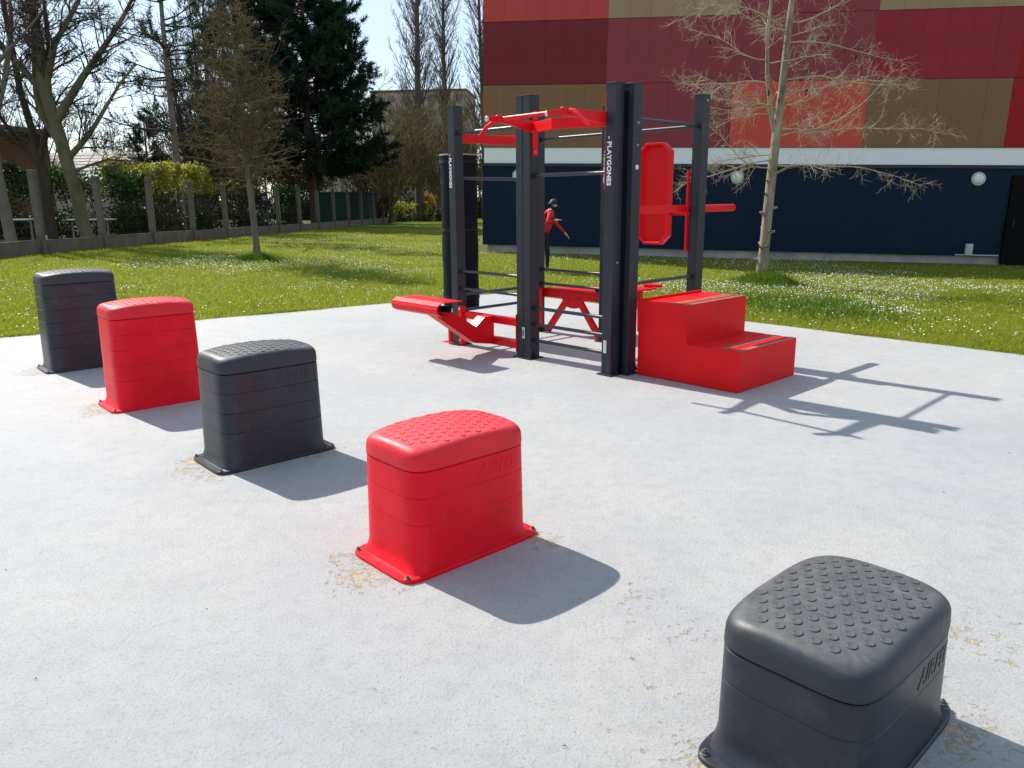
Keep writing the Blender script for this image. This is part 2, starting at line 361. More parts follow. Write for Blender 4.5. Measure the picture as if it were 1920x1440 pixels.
# ------------------------------------------------------------------ ground
CN = np.array([-0.05, 13.2])
DL = np.array([-0.826, -0.564]); NL = np.array([-0.564, 0.826])
DR = np.array([0.674, -0.739]); NR = np.array([0.739, 0.674])
def sstep(a, b, x):
    t = np.clip((x - a) / (b - a), 0, 1); return t * t * (3 - 2 * t)
def edge_dist(X, Y):
    return np.maximum((X - CN[0]) * NL[0] + (Y - CN[1]) * NL[1], (X - CN[0]) * NR[0] + (Y - CN[1]) * NR[1])
def vnoise(X, Y, s, seed=0):
    """smooth value noise on numpy arrays"""
    x = np.asarray(X) * s; y = np.asarray(Y) * s; xi = np.floor(x).astype(np.int64); yi = np.floor(y).astype(np.int64); xf = x - xi; yf = y - yi
    def h(a, b):
        n = (a * 374761393 + b * 668265263 + seed * 974711) & 0xffffffff
        n = ((n ^ (n >> 13)) * 1274126177) & 0xffffffff
        return ((n ^ (n >> 16)) & 0xffff) / 65535.0
    u = xf * xf * (3 - 2 * xf); w = yf * yf * (3 - 2 * yf)
    return (h(xi, yi) * (1 - u) + h(xi + 1, yi) * u) * (1 - w) + (h(xi, yi + 1) * (1 - u) + h(xi + 1, yi + 1) * u) * w
def ground_z(X, Y):
    X = np.asarray(X, float); Y = np.asarray(Y, float)
    e = edge_dist(X, Y)
    k = np.where(X > 0, 0.0195, 0.0255 * (1 - np.clip((Y - 20) / 35, 0, 0.9)))
    z = -k * np.clip(X, -17, 15) * sstep(0, 6, e) + 0.03 * (vnoise(X, Y, 0.35, 3) - 0.5) * sstep(0.3, 3, e)
    return z - 0.012 - 0.10 * sstep(0.0, 0.35, -e)
def gz(x, y): return float(ground_z(np.array([x]), np.array([y]))[0])

gx = np.unique(np.concatenate([np.linspace(-900, -60, 12), np.linspace(-60, -22, 10), np.arange(-22, 22.01, 0.3), np.linspace(22, 60, 10), np.linspace(60, 900, 12)]))
gy = np.unique(np.concatenate([np.linspace(-60, -12, 6), np.arange(-12, 30.01, 0.3), np.arange(30, 70, 2.0), np.linspace(70, 1200, 16)]))
GX, GY = np.meshgrid(gx, gy); GZ = ground_z(GX, GY)
nx, ny = len(gx), len(gy)
idx = np.arange(nx * ny).reshape(ny, nx)
Fq = np.stack([idx[:-1, :-1], idx[:-1, 1:], idx[1:, 1:], idx[1:, :-1]], -1).reshape(-1, 4)
me = raw_mesh('ground', np.stack([GX.ravel(), GY.ravel(), GZ.ravel()], 1), Fq, M['lawn'], True)
# bare earth along the foot of the building and under the trees behind the fence
BL = np.array([-0.84, 23.45]); BD = np.array([13.9, -2.75]); BD = BD / np.linalg.norm(BD); BN = np.array([BD[1], -BD[0]])  # normal towards the viewer
dface = (GX - BL[0]) * BN[0] + (GY - BL[1]) * BN[1]
soil = (1 - sstep(0.3, 1.5, dface)) * (GX > -1.5) * 0.8
fenceX = -11.74 + 0.0985 * (GY - 19.8)
soil = np.maximum(soil, sstep(0.0, 0.6, fenceX - GX) * (GY > 10) * (GY < 90) * 0.9)
at = me.attributes.new('soil', 'FLOAT', 'POINT'); at.data.foreach_set('value', soil.ravel().astype(np.float32))
g_ = tag(link('lawn', me), kind='structure')

BOXES = [(-4.295, 7.025), (-2.981, 5.617), (-1.687, 4.246), (-0.433, 2.910), (0.800, 1.575)]
RIG = Vector((0.165, 7.654, 0)); RA = R_(-46.5)
cA, sA = math.cos(RA), math.sin(RA)
def rig_xy(a, b): return (RIG.x + a * cA - b * sA, RIG.y + a * sA + b * cA)

bm = bmesh.new(); bmesh.ops.create_grid(bm, x_segments=230, y_segments=230, size=12.5)
bmesh.ops.translate(bm, verts=bm.verts, vec=(-1.0, 3.0, 0))
for n in (NL, NR):
    bmesh.ops.bisect_plane(bm, geom=bm.verts[:] + bm.edges[:] + bm.faces[:], plane_co=(CN[0], CN[1], 0), plane_no=(n[0], n[1], 0), clear_outer=True)
rim = [e for e in bm.edges if e.is_boundary]
ex = bmesh.ops.extrude_edge_only(bm, edges=rim)
for v in ex['geom']:
    if isinstance(v, bmesh.types.BMVert): v.co.z -= 0.14
bmesh.ops.recalc_face_normals(bm, faces=bm.faces)
me = bpy.data.meshes.new('slab'); bm.to_mesh(me); bm.free(); me.materials.append(M['slab'])
co = np.empty(len(me.vertices) * 3, np.float32); me.vertices.foreach_get('co', co); co = co.reshape(-1, 3)
wear = np.full(len(co), -0.06, np.float32)
def wear_at(x, y, r, s):
    global wear
    s *= 0.79; d = np.hypot(co[:, 0] - x, co[:, 1] - y); wear = np.maximum(wear, (-0.06 + s * (1 - sstep(r * 0.4, r, d))).astype(np.float32))
cb, sb_ = math.cos(R_(-47.5)), math.sin(R_(-47.5))
for (x, y) in BOXES:
    for (a, b, r, s) in ((-0.40, 0.0, 0.20, 0.24), (-0.2, -0.06, 0.28, 0.22), (-0.05, 0.02, 0.18, 0.2), (0.02, 0.70, 0.2, 0.24), (-0.42, 0.7, 0.2, 0.22)):
        wear_at(x + a * cb - b * sb_, y + a * sb_ + b * cb, r, s)
for (x, y, r, s) in ((1.15, 2.1, 0.5, 0.12), (0.75, 2.3, 0.6, 0.10), (0.35, 2.0, 0.4, 0.10), (0.55, 2.75, 0.35, 0.13), (1.75, 2.45, 0.4, 0.16), (-0.25, 2.2, 0.5, 0.07),
                     (0.2, 1.75, 0.4, 0.09), (0.9, 1.75, 0.3, 0.12), (-0.55, 7.35, 0.55, 0.19), (-0.2, 7.75, 0.5, 0.16), (0.5, 7.5, 0.6, 0.13), (0.7, 8.3, 0.7, 0.13), (-1.0, 8.6, 0.5, 0.14)):
    wear_at(x, y, r, s)
at = me.attributes.new('wear', 'FLOAT', 'POINT'); at.data.foreach_set('value', wear)
tag(link('paved_slab', me), kind='structure')

# ------------------------------------------------------------------ building
def building():
    yaw = math.atan2(BD[1], BD[0])
    root = empty('sports_hall', (BL[0], BL[1], gz(BL[0], BL[1])), yaw)
    root.rotation_euler = (0, R_(1.15), yaw)          # local x along the facade, local -y towards the lawn
    tag(root, 'large hall clad in red, plum and brown panels above a navy wall', 'building')
    LEN = 27.0; DEP = 16.0; TOP = 7.75
    mb = MB(); mb.box(0.12, LEN, 0.10, DEP, -0.6, 0.30); mb.build('plinth', M['plinth'], root)
    mb = MB(); mb.box(0.0, LEN, 0.0, DEP - 0.1, 0.22, 2.50); mb.build('lower_wall', M['navy'], root)
    mb = MB(); mb.box(-0.03, LEN, -0.05, 0.1, 2.46, 2.545); mb.build('drip_edge', M['trim_dark'], root)
    mb = MB(); mb.box(0.03, LEN, 0.03, DEP - 0.15, 2.55, 2.975); mb.build('white_band', M['white_band'], root)
    mb = MB(); mb.box(0.05, LEN, 0.06, DEP - 0.2, 2.96, TOP); mb.build('backing_wall', M['trim_dark'], root)
    mb = MB(); mb.box(0.0, LEN, -0.02, DEP, TOP, TOP + 0.08); mb.build('roof', M['dark_roof'], root)
    # cladding: each panel of the facade by itself
    rows = [(2.985, 4.66), (4.67, 6.315), (6.325, TOP - 0.01)]
    cols = [[(3.47, 'brown'), (6.87, 'plum'), (10.27, 'salmon'), (13.68, 'brown'), (LEN, 'red')],
            [(3.47, 'wine'), (6.87, 'plum'), (10.3, 'plum'), (13.75, 'rose'), (LEN, 'red')],
            [(3.47, 'brick'), (6.9, 'tan'), (10.33, 'plum'), (13.8, 'tan'), (LEN, 'salmon')]]
    cache = {}
    for ri, (z0, z1) in enumerate(rows):
        x0 = 0.02
        for (xe, cname) in cols[ri]:
            n = max(1, round((xe - x0) / 0.57)); w = (xe - x0) / n
            for i in range(n):
                key = (ri, cname, round(w, 3))
                if key not in cache:
                    mb = MB(); e = 0.0013
                    mb.prism([(e, z0 + e), (w - e, z0 + e), (w - e, z1 - e), (e, z1 - e)], lambda p: (p[0], 0.075, p[1]), lambda p: (p[0], 0.0, p[1]))
                    cache[key] = mb.mesh('cladding_panel', M['p_' + cname])
                link('cladding_panel', cache[key], root, (x0 + i * w, random.uniform(-0.004, 0.004), 0))
            x0 = xe
    # gable-end cladding (seen only from the left)
    for ri, (z0, z1) in enumerate(rows):
        mb = MB(); mb.box(-0.01, 0.045, 0.02, DEP - 0.2, z0, z1); mb.build('end_panel', M['p_' + ('brown', 'wine', 'brick')[ri]], root)
    # dark door at the right
    d = MB(); d.box(14.0, 15.9, -0.07, 0.02, -0.05, 2.30); dd = d.build('door', M['black_door'], root, bevel=0.01)
    h = MB(); h.tube([(14.15, -0.12, 1.0), (14.15, -0.12, 1.2)], 0.012); h.build('handle', M['trim_dark'], dd)
    mb = MB(); mb.box(12.9, 13.95, -0.035, 0.005, 0.235, 0.262); mb.build('flashing', M['lamp_rim'], root)
    return root, yaw
hall, hall_yaw = building()
bpy.context.view_layer.update()
HM = hall.matrix_world.copy()

def round_lamp(x, z, label):
    p = HM @ Vector((x, 0.0, z)); root = empty('wall_lamp', p); root.rotation_euler = hall.rotation_euler
    tag(root, label, 'lamp', 'round lamps along the navy wall')
    def ring(r, y): return [(r * math.cos(a), y, r * math.sin(a)) for a in (2 * math.pi * i / 32 for i in range(32))]
    mb = MB(); mb.loft([ring(0.172, 0.01), ring(0.172, -0.040), ring(0.158, -0.056), ring(0.136, -0.056), ring(0.128, -0.040)], False, False); mb.build('rim', M['lamp_rim'], root, True, 40)
    mb = MB(); mb.loft([ring(0.129, -0.041)] + [ring(0.129 * math.cos(t), -0.041 - 0.05 * math.sin(t)) for t in (0.3, 0.6, 0.9, 1.2, 1.45)], False, True); mb.build('glass', M['lamp_glass'], root, True)
round_lamp(1.05, 2.2, 'round white wall lamp half hidden behind the grey front post of the rig')
round_lamp(7.15, 2.2, 'round white wall lamp behind the branches of the pale bare tree')
round_lamp(13.2, 2.2, 'round white wall lamp on the open navy wall, rightmost of three')
p = HM @ Vector((13.2, 0, 0.24)); vent = empty('wall_box', p); vent.rotation_euler = hall.rotation_euler
tag(vent, 'small white fitting low on the navy wall near the dark door', 'wall box')
mb = MB(); mb.box(-0.08, 0.08, -0.13, 0.0, 0.0, 0.30); mb.build('casing', M['lamp_rim'], vent, bevel=0.012)
mb = MB()
for i in range(5): mb.box(-0.06, 0.06, -0.142, -0.13, 0.05 + i * 0.045, 0.07 + i * 0.045)
mb.build('louvre', M['label_plate'], vent)

# ------------------------------------------------------------------ jump boxes
def sup(hx, hy, n, z, k=64):
    out = []
    for i in range(k):
        t = 2 * math.pi * (i + 0.5) / k; c, s = math.cos(t), math.sin(t)
        out.append((math.copysign(abs(c) ** (2 / n), c) * hx, math.copysign(abs(s) ** (2 / n), s) * hy, z))
    return out
U = 0.1165
HX, HY = 0.221, 0.318                  # half sizes of the body at the seam
FLX, FLY = 0.230, 0.388                # half sizes of the flange
def body_half(z, h):
    k = (h - U - z)
    tiers = sum(1 for g in np.arange(2 * U, h - 1.5 * U, U) if z < g)
    return HX + 0.003 * k / 0.4, HY + 0.007 * k / 0.4
def box_body(h, mat):
    rings = []
    fx = max(FLX, body_half(0.085, h)[0] + 0.004); rings.append(sup(fx, FLY, 9, 0.0)); rings.append(sup(fx, FLY, 9, 0.014)); rings.append(sup(fx - 0.003, FLY - 0.004, 9, 0.018))
    hx0, hy0 = body_half(0.075, h)
    for t in (0.0, 0.2, 0.4, 0.6, 0.8, 1.0):          # sweep from the flange up into the body
        z = 0.0185 + (0.075 - 0.0185) * t
        e = (1 - t) ** 2.6
        rings.append(sup(hx0, hy0 + (FLY - 0.045 - hy0) * e, 5.8 + 2 * (1 - t), z))
    zs = list(np.arange(2 * U, h - 1.5 * U, U))
    for g in zs:
        for dz, ins in ((-U * 0.5, 0), (-0.012, 0), (-0.0062, 0), (-0.0055, 0), (-0.0005, 0.0034), (0.0004, 0.0034), (0.0010, 0), (0.0018, 0), (0.010, 0)):
            hx, hy = body_half(g + dz, h); rings.append(sup(hx - ins, hy - ins, 5.8, g + dz))
    hx, hy = body_half(h - U, h)
    rings += [sup(*body_half(h - U - 0.05, h), 5.8, h - U - 0.05), sup(hx, hy, 5.8, h - U - 0.014), sup(hx, hy, 5.8, h - U - 0.008), sup(hx - 0.003, hy - 0.003, 5.8, h - U - 0.004), sup(hx - 0.012, hy - 0.012, 5.8, h - U - 0.0035)]
    mb = MB(); mb.loft(rings); return mb.mesh('body', mat, True, 28)
CROWN = 0.030
def lid_z(x, y, h):
    return h - CROWN * (0.75 * (y / HY) ** 2 + 0.55 * (x / HX) ** 2)
def box_lid(h, mat):
    rings = [sup(HX - 0.012, HY - 0.012, 5.8, h - U - 0.0005), sup(HX - 0.002, HY - 0.002, 5.8, h - U), sup(HX + 0.001, HY + 0.001, 5.8, h - U + 0.003), sup(HX + 0.0015, HY + 0.0015, 5.8, h - U + 0.015)]
    r = 0.036
    for a in np.linspace(0, math.pi / 2, 9):
        ins = r * (1 - math.cos(a)); base = sup(HX + 0.0005 - ins, HY + 0.0005 - ins, 5.6 - 0.8 * a, 0)
        rings.append([(x, y, lid_z(x, y, h) - r * (1 - math.sin(a))) for x, y, z in base])
    for t in (0.85, 0.65, 0.45, 0.25, 0.08):
        rings.append([(x, y, lid_z(x, y, h)) for x, y, z in sup((HX - r) * t, (HY - r) * t, 4.0, 0)])
    mb = MB(); mb.loft(rings); return mb.mesh('lid', mat, True, 50)
def stud_mesh(mat):
    mb = MB(); n = 16; R = 0.0152
    ring = lambda r, z: [(r * math.cos(2 * math.pi * i / n), r * math.sin(2 * math.pi * i / n), z) for i in range(n)]
    mb.loft([ring(R, -0.003), ring(R, 0.0010), ring(R - 0.0012, 0.0022), ring(R - 0.0035, 0.0024), ring(R - 0.0045, 0.0019)], False, True)
    return mb.mesh('stud', mat, True, 60)
def bolt_mesh(mat):
    mb = MB(); n = 6
    ring = lambda r, z, n: [(r * math.cos(2 * math.pi * i / n), r * math.sin(2 * math.pi * i / n), z) for i in range(n)]
    mb.loft([ring(0.017, 0, 16), ring(0.017, 0.003, 16), ring(0.015, 0.004, 16)]); mb.loft([ring(0.0105, 0.004, 6), ring(0.0105, 0.012, 6), ring(0.009, 0.0135, 6)])
    mb.tube([(0, 0, 0.013), (0, 0, 0.019)], 0.005, 8)
    return mb.mesh('bolt', mat)
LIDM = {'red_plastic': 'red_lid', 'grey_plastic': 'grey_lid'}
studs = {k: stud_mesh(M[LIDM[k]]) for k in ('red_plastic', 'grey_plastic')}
bolt_me = bolt_mesh(M['bolt_dark']); bolt_rig = bolt_mesh(M['galv'])
BOX_SPEC = [(8 * U, 'grey_plastic', 'tallest dark grey jump box, far left beside the lawn'), (7 * U, 'red_plastic', 'tall red jump box between the two taller dark grey ones'),
            (6 * U, 'grey_plastic', 'mid-height dark grey jump box between the two red ones'), (5 * U, 'red_plastic', 'low red jump box with studded lid in the middle foreground'),
            (3.88 * U, 'grey_plastic', 'lowest dark grey jump box, cut by the bottom right corner')]
BANG = R_(-47.5)
def jump_box(spec, near):
    h, mk, label = spec; m = M[mk]
    ca, sa = math.cos(BANG), math.sin(BANG)
    cx, cy = -FLX, FLY                                   # centre relative to the near flange corner (local x = along the row, y = across)
    wx = near[0] + cx * ca - cy * sa; wy = near[1] + cx * sa + cy * ca
    root = empty('jump_box', (wx, wy, 0), BANG + R_(random.uniform(-0.8, 0.8))); tag(root, label, 'jump box', 'jump boxes in a rising row')
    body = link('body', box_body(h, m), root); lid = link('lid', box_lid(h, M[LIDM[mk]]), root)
    for sx in (-1, 1):
        for sy in (-1, 1): link('bolt', bolt_me, root, (sx * (FLX - 0.040), sy * (FLY - 0.026), 0.0185), (0, 0, random.uniform(0, 1)), (0.8, 0.8, 0.8))
    st = 0.050; j = 0; y = -0.258
    while y <= 0.2585:
        off = 0.5 * st if j % 2 else 0.0
        for i in range(-5, 6):
            x = i * st + off
            if (abs(x) / 0.184) ** 4 + (abs(y) / 0.284) ** 4 > 1: continue
            z = lid_z(x, y, h); gxs = 2 * CROWN * 0.55 * x / HX ** 2; gys = 2 * CROWN * 0.75 * y / HY ** 2
            link('stud', studs[mk], lid, (x, y, z), (-math.atan(gys), math.atan(gxs), 0))
        y += st * 0.86; j += 1
    # raised lettering on the long side that faces along the row
    tm = text_mesh('AIRFIT', 0.072, 0.0014, m, 0.0010, 0.25, 1.05)
    for v in tm.vertices:
        yy = v.co.x + 0.115; zz = v.co.y + (h - U - 0.062); w = v.co.z
        hx, hy = body_half(zz, h); v.co = (hx * (1 - min(0.98, abs(yy / hy)) ** 5.8) ** (1 / 5.8) + w, yy, zz)
    link('lettering', tm, body)
    if h > 5.5 * U:                                          # faint round emblem left of the letters
        mb = MB()
        for k in range(24):
            a0, a1 = 2 * math.pi * k / 28 + 0.6, 2 * math.pi * (k + 1) / 28 + 0.6; vs = []
            for a in (a0, a1):
                for r in (0.036, 0.043):
                    for w in (-0.001, 0.0022):
                        yy = -0.09 + r * math.cos(a); zz = h - 0.2 + r * math.sin(a) * 1.3; hx, hy = body_half(zz, h)
                        vs.append((hx * (1 - abs(yy / hy) ** 5.8) ** (1 / 5.8) + w, yy, zz))
            mb.add(vs, [(1, 3, 7, 5), (0, 1, 5, 4), (3, 2, 6, 7)])
        mb.build('emblem', m, body)
for sp, nr in zip(BOX_SPEC, BOXES): jump_box(sp, nr)

# ------------------------------------------------------------------ workout rig
rig = empty('workout_rig', RIG, RA)
tag(rig, 'anthracite and red steel workout rig with pull-up bars and rungs', 'workout rig')
HP = 2.47
def post(a, b, wa=0.10, wb=0.12, h=HP, groove=True, name='post', foot=True):
    mb = MB(); g = 0.008
    # hollow section with a shallow groove down each face
    A_, B_ = wa / 2, wb / 2
    poly = [(-A_, -B_), (-g / 2, -B_), (-g / 2, -B_ + g), (g / 2, -B_ + g), (g / 2, -B_), (A_, -B_), (A_, B_), (-A_, B_)] if groove else [(-A_, -B_), (A_, -B_), (A_, B_), (-A_, B_)]
    mb.prism(poly, lambda p: (p[0], p[1], 0.0), lambda p: (p[0], p[1], h))
    o = mb.build(name, M['anthracite'], rig, loc=(a, b, 0), bevel=0.003)
    c = MB(); c.box(-A_ - 0.002, A_ + 0.002, -B_ - 0.002, B_ + 0.002, h, h + 0.006); c.build('cap', M['anthracite'], o, bevel=0.002)
    if foot:
        f = MB(); f.box(-A_ - 0.03, A_ + 0.03, -B_ - 0.03, B_ + 0.03, 0.001, 0.012)
        f.prism([(A_, 0.012), (A_ + 0.028, 0.012), (A_ + 0.028, 0.03), (A_, 0.10)], lambda p: (p[0], -0.012, p[1]), lambda p: (p[0], 0.012, p[1]))
        f.prism([(B_, 0.012), (B_ + 0.06, 0.012), (B_ + 0.06, 0.025), (B_, 0.10)], lambda p: (-0.03, p[0], p[1]), lambda p: (0.03, p[0], p[1]))
        f.build('foot_plate', M['anthracite'], o)
    return o
pL = post(-1.06, 0.0, groove=False); pF = post(0, 0, 0.186, 0.13); pW = post(1.075, -0.03, 0.105, 0.12, groove=False); pW2 = post(1.150, 0.115, 0.105, 0.12, groove=False)
pJ = post(-1.06, 1.22, groove=False); pK = post(-0.02, 1.22, groove=False); pR = post(1.11, 1.20, groove=False)
mb = MB(); mb.box(1.115, 1.145, 0.02, 0.10, 0.05, HP - 0.06); mb.build('web_plate', M['bag_vinyl'], rig)
def rung(p0, p1, r=0.0165, mat='bar_steel', name='rung'):
    mb = MB(); mb.tube([p0, p1], r, 14); o = mb.build(name, M[mat], rig, True, 40)
    d = (Vector(p1) - Vector(p0)).normalized()
    for p, s in ((Vector(p0), 1), (Vector(p1), -1)):
        c = MB(); c.tube([p + d * s * 0.002, p + d * s * 0.022], r + 0.008, 12); c.build('collar', M['anthracite'], o, True, 40)
    return o
def span(P, Q, z, **k): rung((P[0], P[1], z), (Q[0], Q[1], z), **k)
Lr, Fl, Fr, Wl = (-1.01, 0), (-0.094, 0), (0.094, 0), (1.02, -0.01)
for z in (2.21, 0.80, 0.615): span(Lr, Fl, z)
for z in (1.76, 0.505, 0.345, 0.185): span(Fr, Wl, z)
for z in (1.76, 0.54, 0.37): span((-1.06, 0.06), (-1.06, 1.16), z)
for z in (2.20, 0.74, 0.575): span((-1.01, 1.22), (-0.07, 1.22), z)
for z in (2.20,): span((0.03, 1.22), (1.06, 1.20), z)
for z in (2.20, 0.80): span((1.13, 0.175), (1.11, 1.14), z)
# bolts on the post faces
for (a, b, zz) in ((1.205, 0.115, (2.16, 1.98)), (1.130, -0.03, (1.0,)), (1.165, 1.2, (2.42,))):
    for z in zz: link('bolt', bolt_rig, rig, (a, b, z), (0, R_(90), 0), (0.7, 0.7, 0.7))
mb = MB(); n = 18
ring = lambda r, d: [(d, r * math.cos(2 * math.pi * i / n), r * math.sin(2 * math.pi * i / n)) for i in range(n)]
mb.loft([ring(0.020, 0), ring(0.020, 0.004), ring(0.009, 0.005), ring(0.008, 0.001)], False, True); mb.build('ring_plate', M['white_print'], rig, loc=(1.2025, 0.115, 1.80))
# lettering down the posts
def playgones(parent, z, size=0.055):
    tm = text_mesh('- PLAYGONES', size, 0.0006, M['white_print'], 0.0022, 0, 1.06)
    for v in tm.vertices: v.co = (v.co.y, -0.0615 - v.co.z, -v.co.x)     # reads downwards on the left-hand face
    o = link('lettering', tm, parent, (0.0, 0.0, z)); return o
playgones(pL, 1.83, 0.052).location.x = -0.02
playgones(pW, 1.85, 0.062).location.x = -0.008
playgones(pK, 1.86, 0.050)
for par, a in ((pF, 0.0), (pW, -0.01)):
    mb = MB(); mb.box(-0.018, 0.018, -0.0685, -0.061, 0.20, 0.315); mb.build('label_plate', M['label_plate'], par, bevel=0.004, loc=(a, 0, 0))
    mb = MB(); mb.box(-0.010, 0.010, -0.0690, -0.0684, 0.225, 0.29); mb.build('label_print', M['bolt_dark'], par, loc=(a, 0, 0)) if par is pF else None

# red pull-up station on the front row
def red(name='beam', bevel=0.004, smooth=False, parent=rig, mat='red_paint'):
    def f(mb): return mb.build(name, M[mat], parent, smooth, 40 if smooth else None, bevel)
    return f
pu = empty('pull_up_station', (0, 0, 0), 0, rig)
def pp(mb, name, bevel=0.003, smooth=False, mat='red_paint'): return mb.build(name, M[mat], pu, smooth, 40 if smooth else None, bevel)
Q1 = Vector((0.13, -0.47, 2.235)); Q2 = Vector((0.95, -0.51, 2.232)); P1 = Vector((0.115, -0.61, 2.228)); P2 = Vector((0.86, -0.63, 2.212))
mb = MB(); mb.box(0.095, 0.105, -0.035, 0.035, 1.935, 2.335); pl = pp(mb, 'mounting_plate')
for z in (1.97, 2.30): link('bolt', bolt_rig, pl, (0.105, 0, z), (0, R_(90), 0), (0.7, 0.7, 0.7))
mb = MB(); mb.box(1.012, 1.021, -0.085, -0.02, 1.62, 2.40); pp(mb, 'mounting_plate')
mb = MB(); mb.bar((0.11, -0.01, 2.19), Q1 + Vector((0, 0.02, -0.005)), 0.05, 0.10, h1=0.055); pp(mb, 'arm')
mb = MB(); mb.bar((1.01, -0.05, 2.20), Q2 + Vector((0, 0.02, -0.005)), 0.05, 0.10, h1=0.055); pp(mb, 'arm')
mb = MB(); mb.prism([(0.105, -0.015), (0.55, -0.20), (1.012, -0.03), (1.012, -0.07), (0.55, -0.25), (0.105, -0.06)], lambda p: (p[0], p[1], 2.135), lambda p: (p[0], p[1], 2.225)); pp(mb, 'cross_beam')
for q, p in ((Q1, P1), (Q2, P2)):
    mb = MB(); mb.bar(q, p, 0.042, 0.042); pp(mb, 'grip_stub')
    mb = MB(); d = (p - q).normalized(); mb.tube([p, p + d * 0.006, p + d * 0.014], [0.025, 0.025, 0.017], 14); pp(mb, 'end_cap', 0, True, 'lamp_rim')
    mb = MB(); mb.tube([q + Vector((0, 0, -0.035)), q + Vector((0, 0, 0.03))], 0.042, 16); pp(mb, 'hub', 0.004, True)
mb = MB(); mb.tube([Q1, Q2], 0.019, 12); pp(mb, 'grip_bar', 0, True)
mb = MB(); mb.tube([Q1, Q1 + Vector((-0.06, -0.02, -0.02)), (-0.02, -0.50, 2.17), (-0.085, -0.51, 2.105)], 0.0185, 12); pp(mb, 'handle', 0, True)
mb = MB(); mb.tube([Q2 + Vector((0.02, 0, 0.005)), Q2 + Vector((0.09, 0, -0.002)), (1.09, -0.51, 2.19), (1.215, -0.51, 2.095)], 0.0195, 12); pp(mb, 'handle', 0, True)

# red bracket over the bag on the left-hand row
apex = Vector((-1.50, 0.40, 2.19))
bk = empty('bag_bracket', (0, 0, 0), 0, rig)
for e in ((-1.06, 0.06, 2.205), (-1.06, 1.16, 2.205)):
    mb = MB(); mb.bar(e, apex, 0.05, 0.085, h1=0.06); mb.build('arm', M['red_paint'], bk, bevel=0.003)
mb = MB(); mb.bar((-1.06, 0.06, 2.165), (-1.06, 1.16, 2.165), 0.05, 0.09); mb.build('cross_beam', M['red_paint'], bk, bevel=0.003)
mb = MB(); mb.box(-1.11, -1.1, -0.04, 0.06, 1.0, 2.35); mb.build('mounting_plate', M['red_paint'], bk)
mb = MB(); mb.tube([apex + Vector((0, 0, -0.02)), apex + Vector((0, 0, -0.17))], 0.02, 10); mb.build('hanger', M['galv'], bk, True, 40)

# abdominal bench at the left
ab = empty('abdominal_bench', (0, 0, 0), 0, rig)
def ap(mb, name, bevel=0.003, smooth=False): return mb.build(name, M['red_paint'], ab, smooth, 40 if smooth else None, bevel)
mb = MB(); mb.box(-1.01, -0.095, -0.03, 0.03, 0.30, 0.375); ap(mb, 'rail')
mb = MB(); mb.box(-1.01, -0.095, -0.03, 0.03, 0.075, 0.15); ap(mb, 'rail')
mb = MB(); mb.box(-1.009, -0.955, -0.062, 0.0, 0.015, 0.43); pl = ap(mb, 'mounting_plate')
for z in (0.06, 0.40): link('bolt', bolt_rig, pl, (-0.982, -0.062, z), (R_(90), 0, 0), (0.7, 0.7, 0.7))
mb = MB(); mb.box(-0.104, -0.094, -0.075, 0.02, 0.05, 0.43); ap(mb, 'mounting_plate')
mb = MB(); mb.prism([(-0.03, 0.38), (-0.15, 0.375), (-0.27, 0.285), (-0.70, 0.545), (-0.80, 0.545), (-0.81, 0.47), (-0.30, 0.125), (-0.03, 0.08)], lambda p: (-0.60, p[0], p[1]), lambda p: (-0.47, p[0], p[1])); ap(mb, 'arm')
prof = [(-0.53, 0.585), (-0.79, 0.592), (-0.845, 0.565), (-0.862, 0.525), (-0.845, 0.482), (-0.80, 0.458), (-0.70, 0.455)]
inner = [(y + dy, z - 0.009 if z > 0.56 else z + (0.008 if z < 0.48 else 0)) for (y, z), dy in zip(prof, (0, 0.002, 0.008, 0.010, 0.008, 0.002, 0))]
poly = prof + inner[::-1]
mb = MB(); mb.prism(poly, lambda p: (-1.10, p[0], p[1]), lambda p: (-0.36, p[0], p[1])); ap(mb, 'pad', 0.002)
mb = MB(); mb.tube([(-0.60, -0.72, 0.52), (-0.34, -0.72, 0.52)], 0.03, 14); mb.build('roller', M['bag_vinyl'], ab, True, 40)
mb = MB(); mb.box(-1.24, -1.20, -0.02, 0.02, 0.0, 0.30); ap(mb, 'stay')
mb = MB(); mb.box(-1.30, -1.14, -0.05, 0.05, 0.001, 0.010); ap(mb, 'foot')

# rear bench on the far row
rb = empty('rear_bench', (0, 0, 0), 0, rig)
def rp(mb, name, bevel=0.003, smooth=False): return mb.build(name, M['red_paint'], rb, smooth, 40 if smooth else None, bevel)
mb = MB(); mb.box(-1.008, -0.95, 1.17, 1.18, 0.06, 0.52); rp(mb, 'mounting_plate')
mb = MB(); mb.box(-1.0, -0.07, 1.235, 1.275, 0.42, 0.50); rp(mb, 'rail')
for s in (-1, 1):
    mb = MB(); mb.bar((-0.53 + s * 0.07, 1.255, 0.44), (-0.53 + s * 0.40, 1.255, 0.02), 0.04, 0.075); rp(mb, 'leg')
mb = MB(); mb.prism([(-0.70, 0.42), (-0.36, 0.42), (-0.43, 0.33), (-0.50, 0.315), (-0.56, 0.315), (-0.63, 0.33)], lambda p: (p[0], 1.240, p[1]), lambda p: (p[0], 1.270, p[1])); rp(mb, 'gusset')
mb = MB(); mb.prism([(-0.99, 1.235), (-0.07, 1.235), (0.02, 2.10), (-0.32, 2.10)], lambda p: (p[0], p[1], 0.503), lambda p: (p[0], p[1], 0.523)); rp(mb, 'seat')
mb = MB(); mb.bar((-0.15, 2.0, 0.50), (-0.15, 2.02, 0.0), 0.05, 0.05); rp(mb, 'leg')
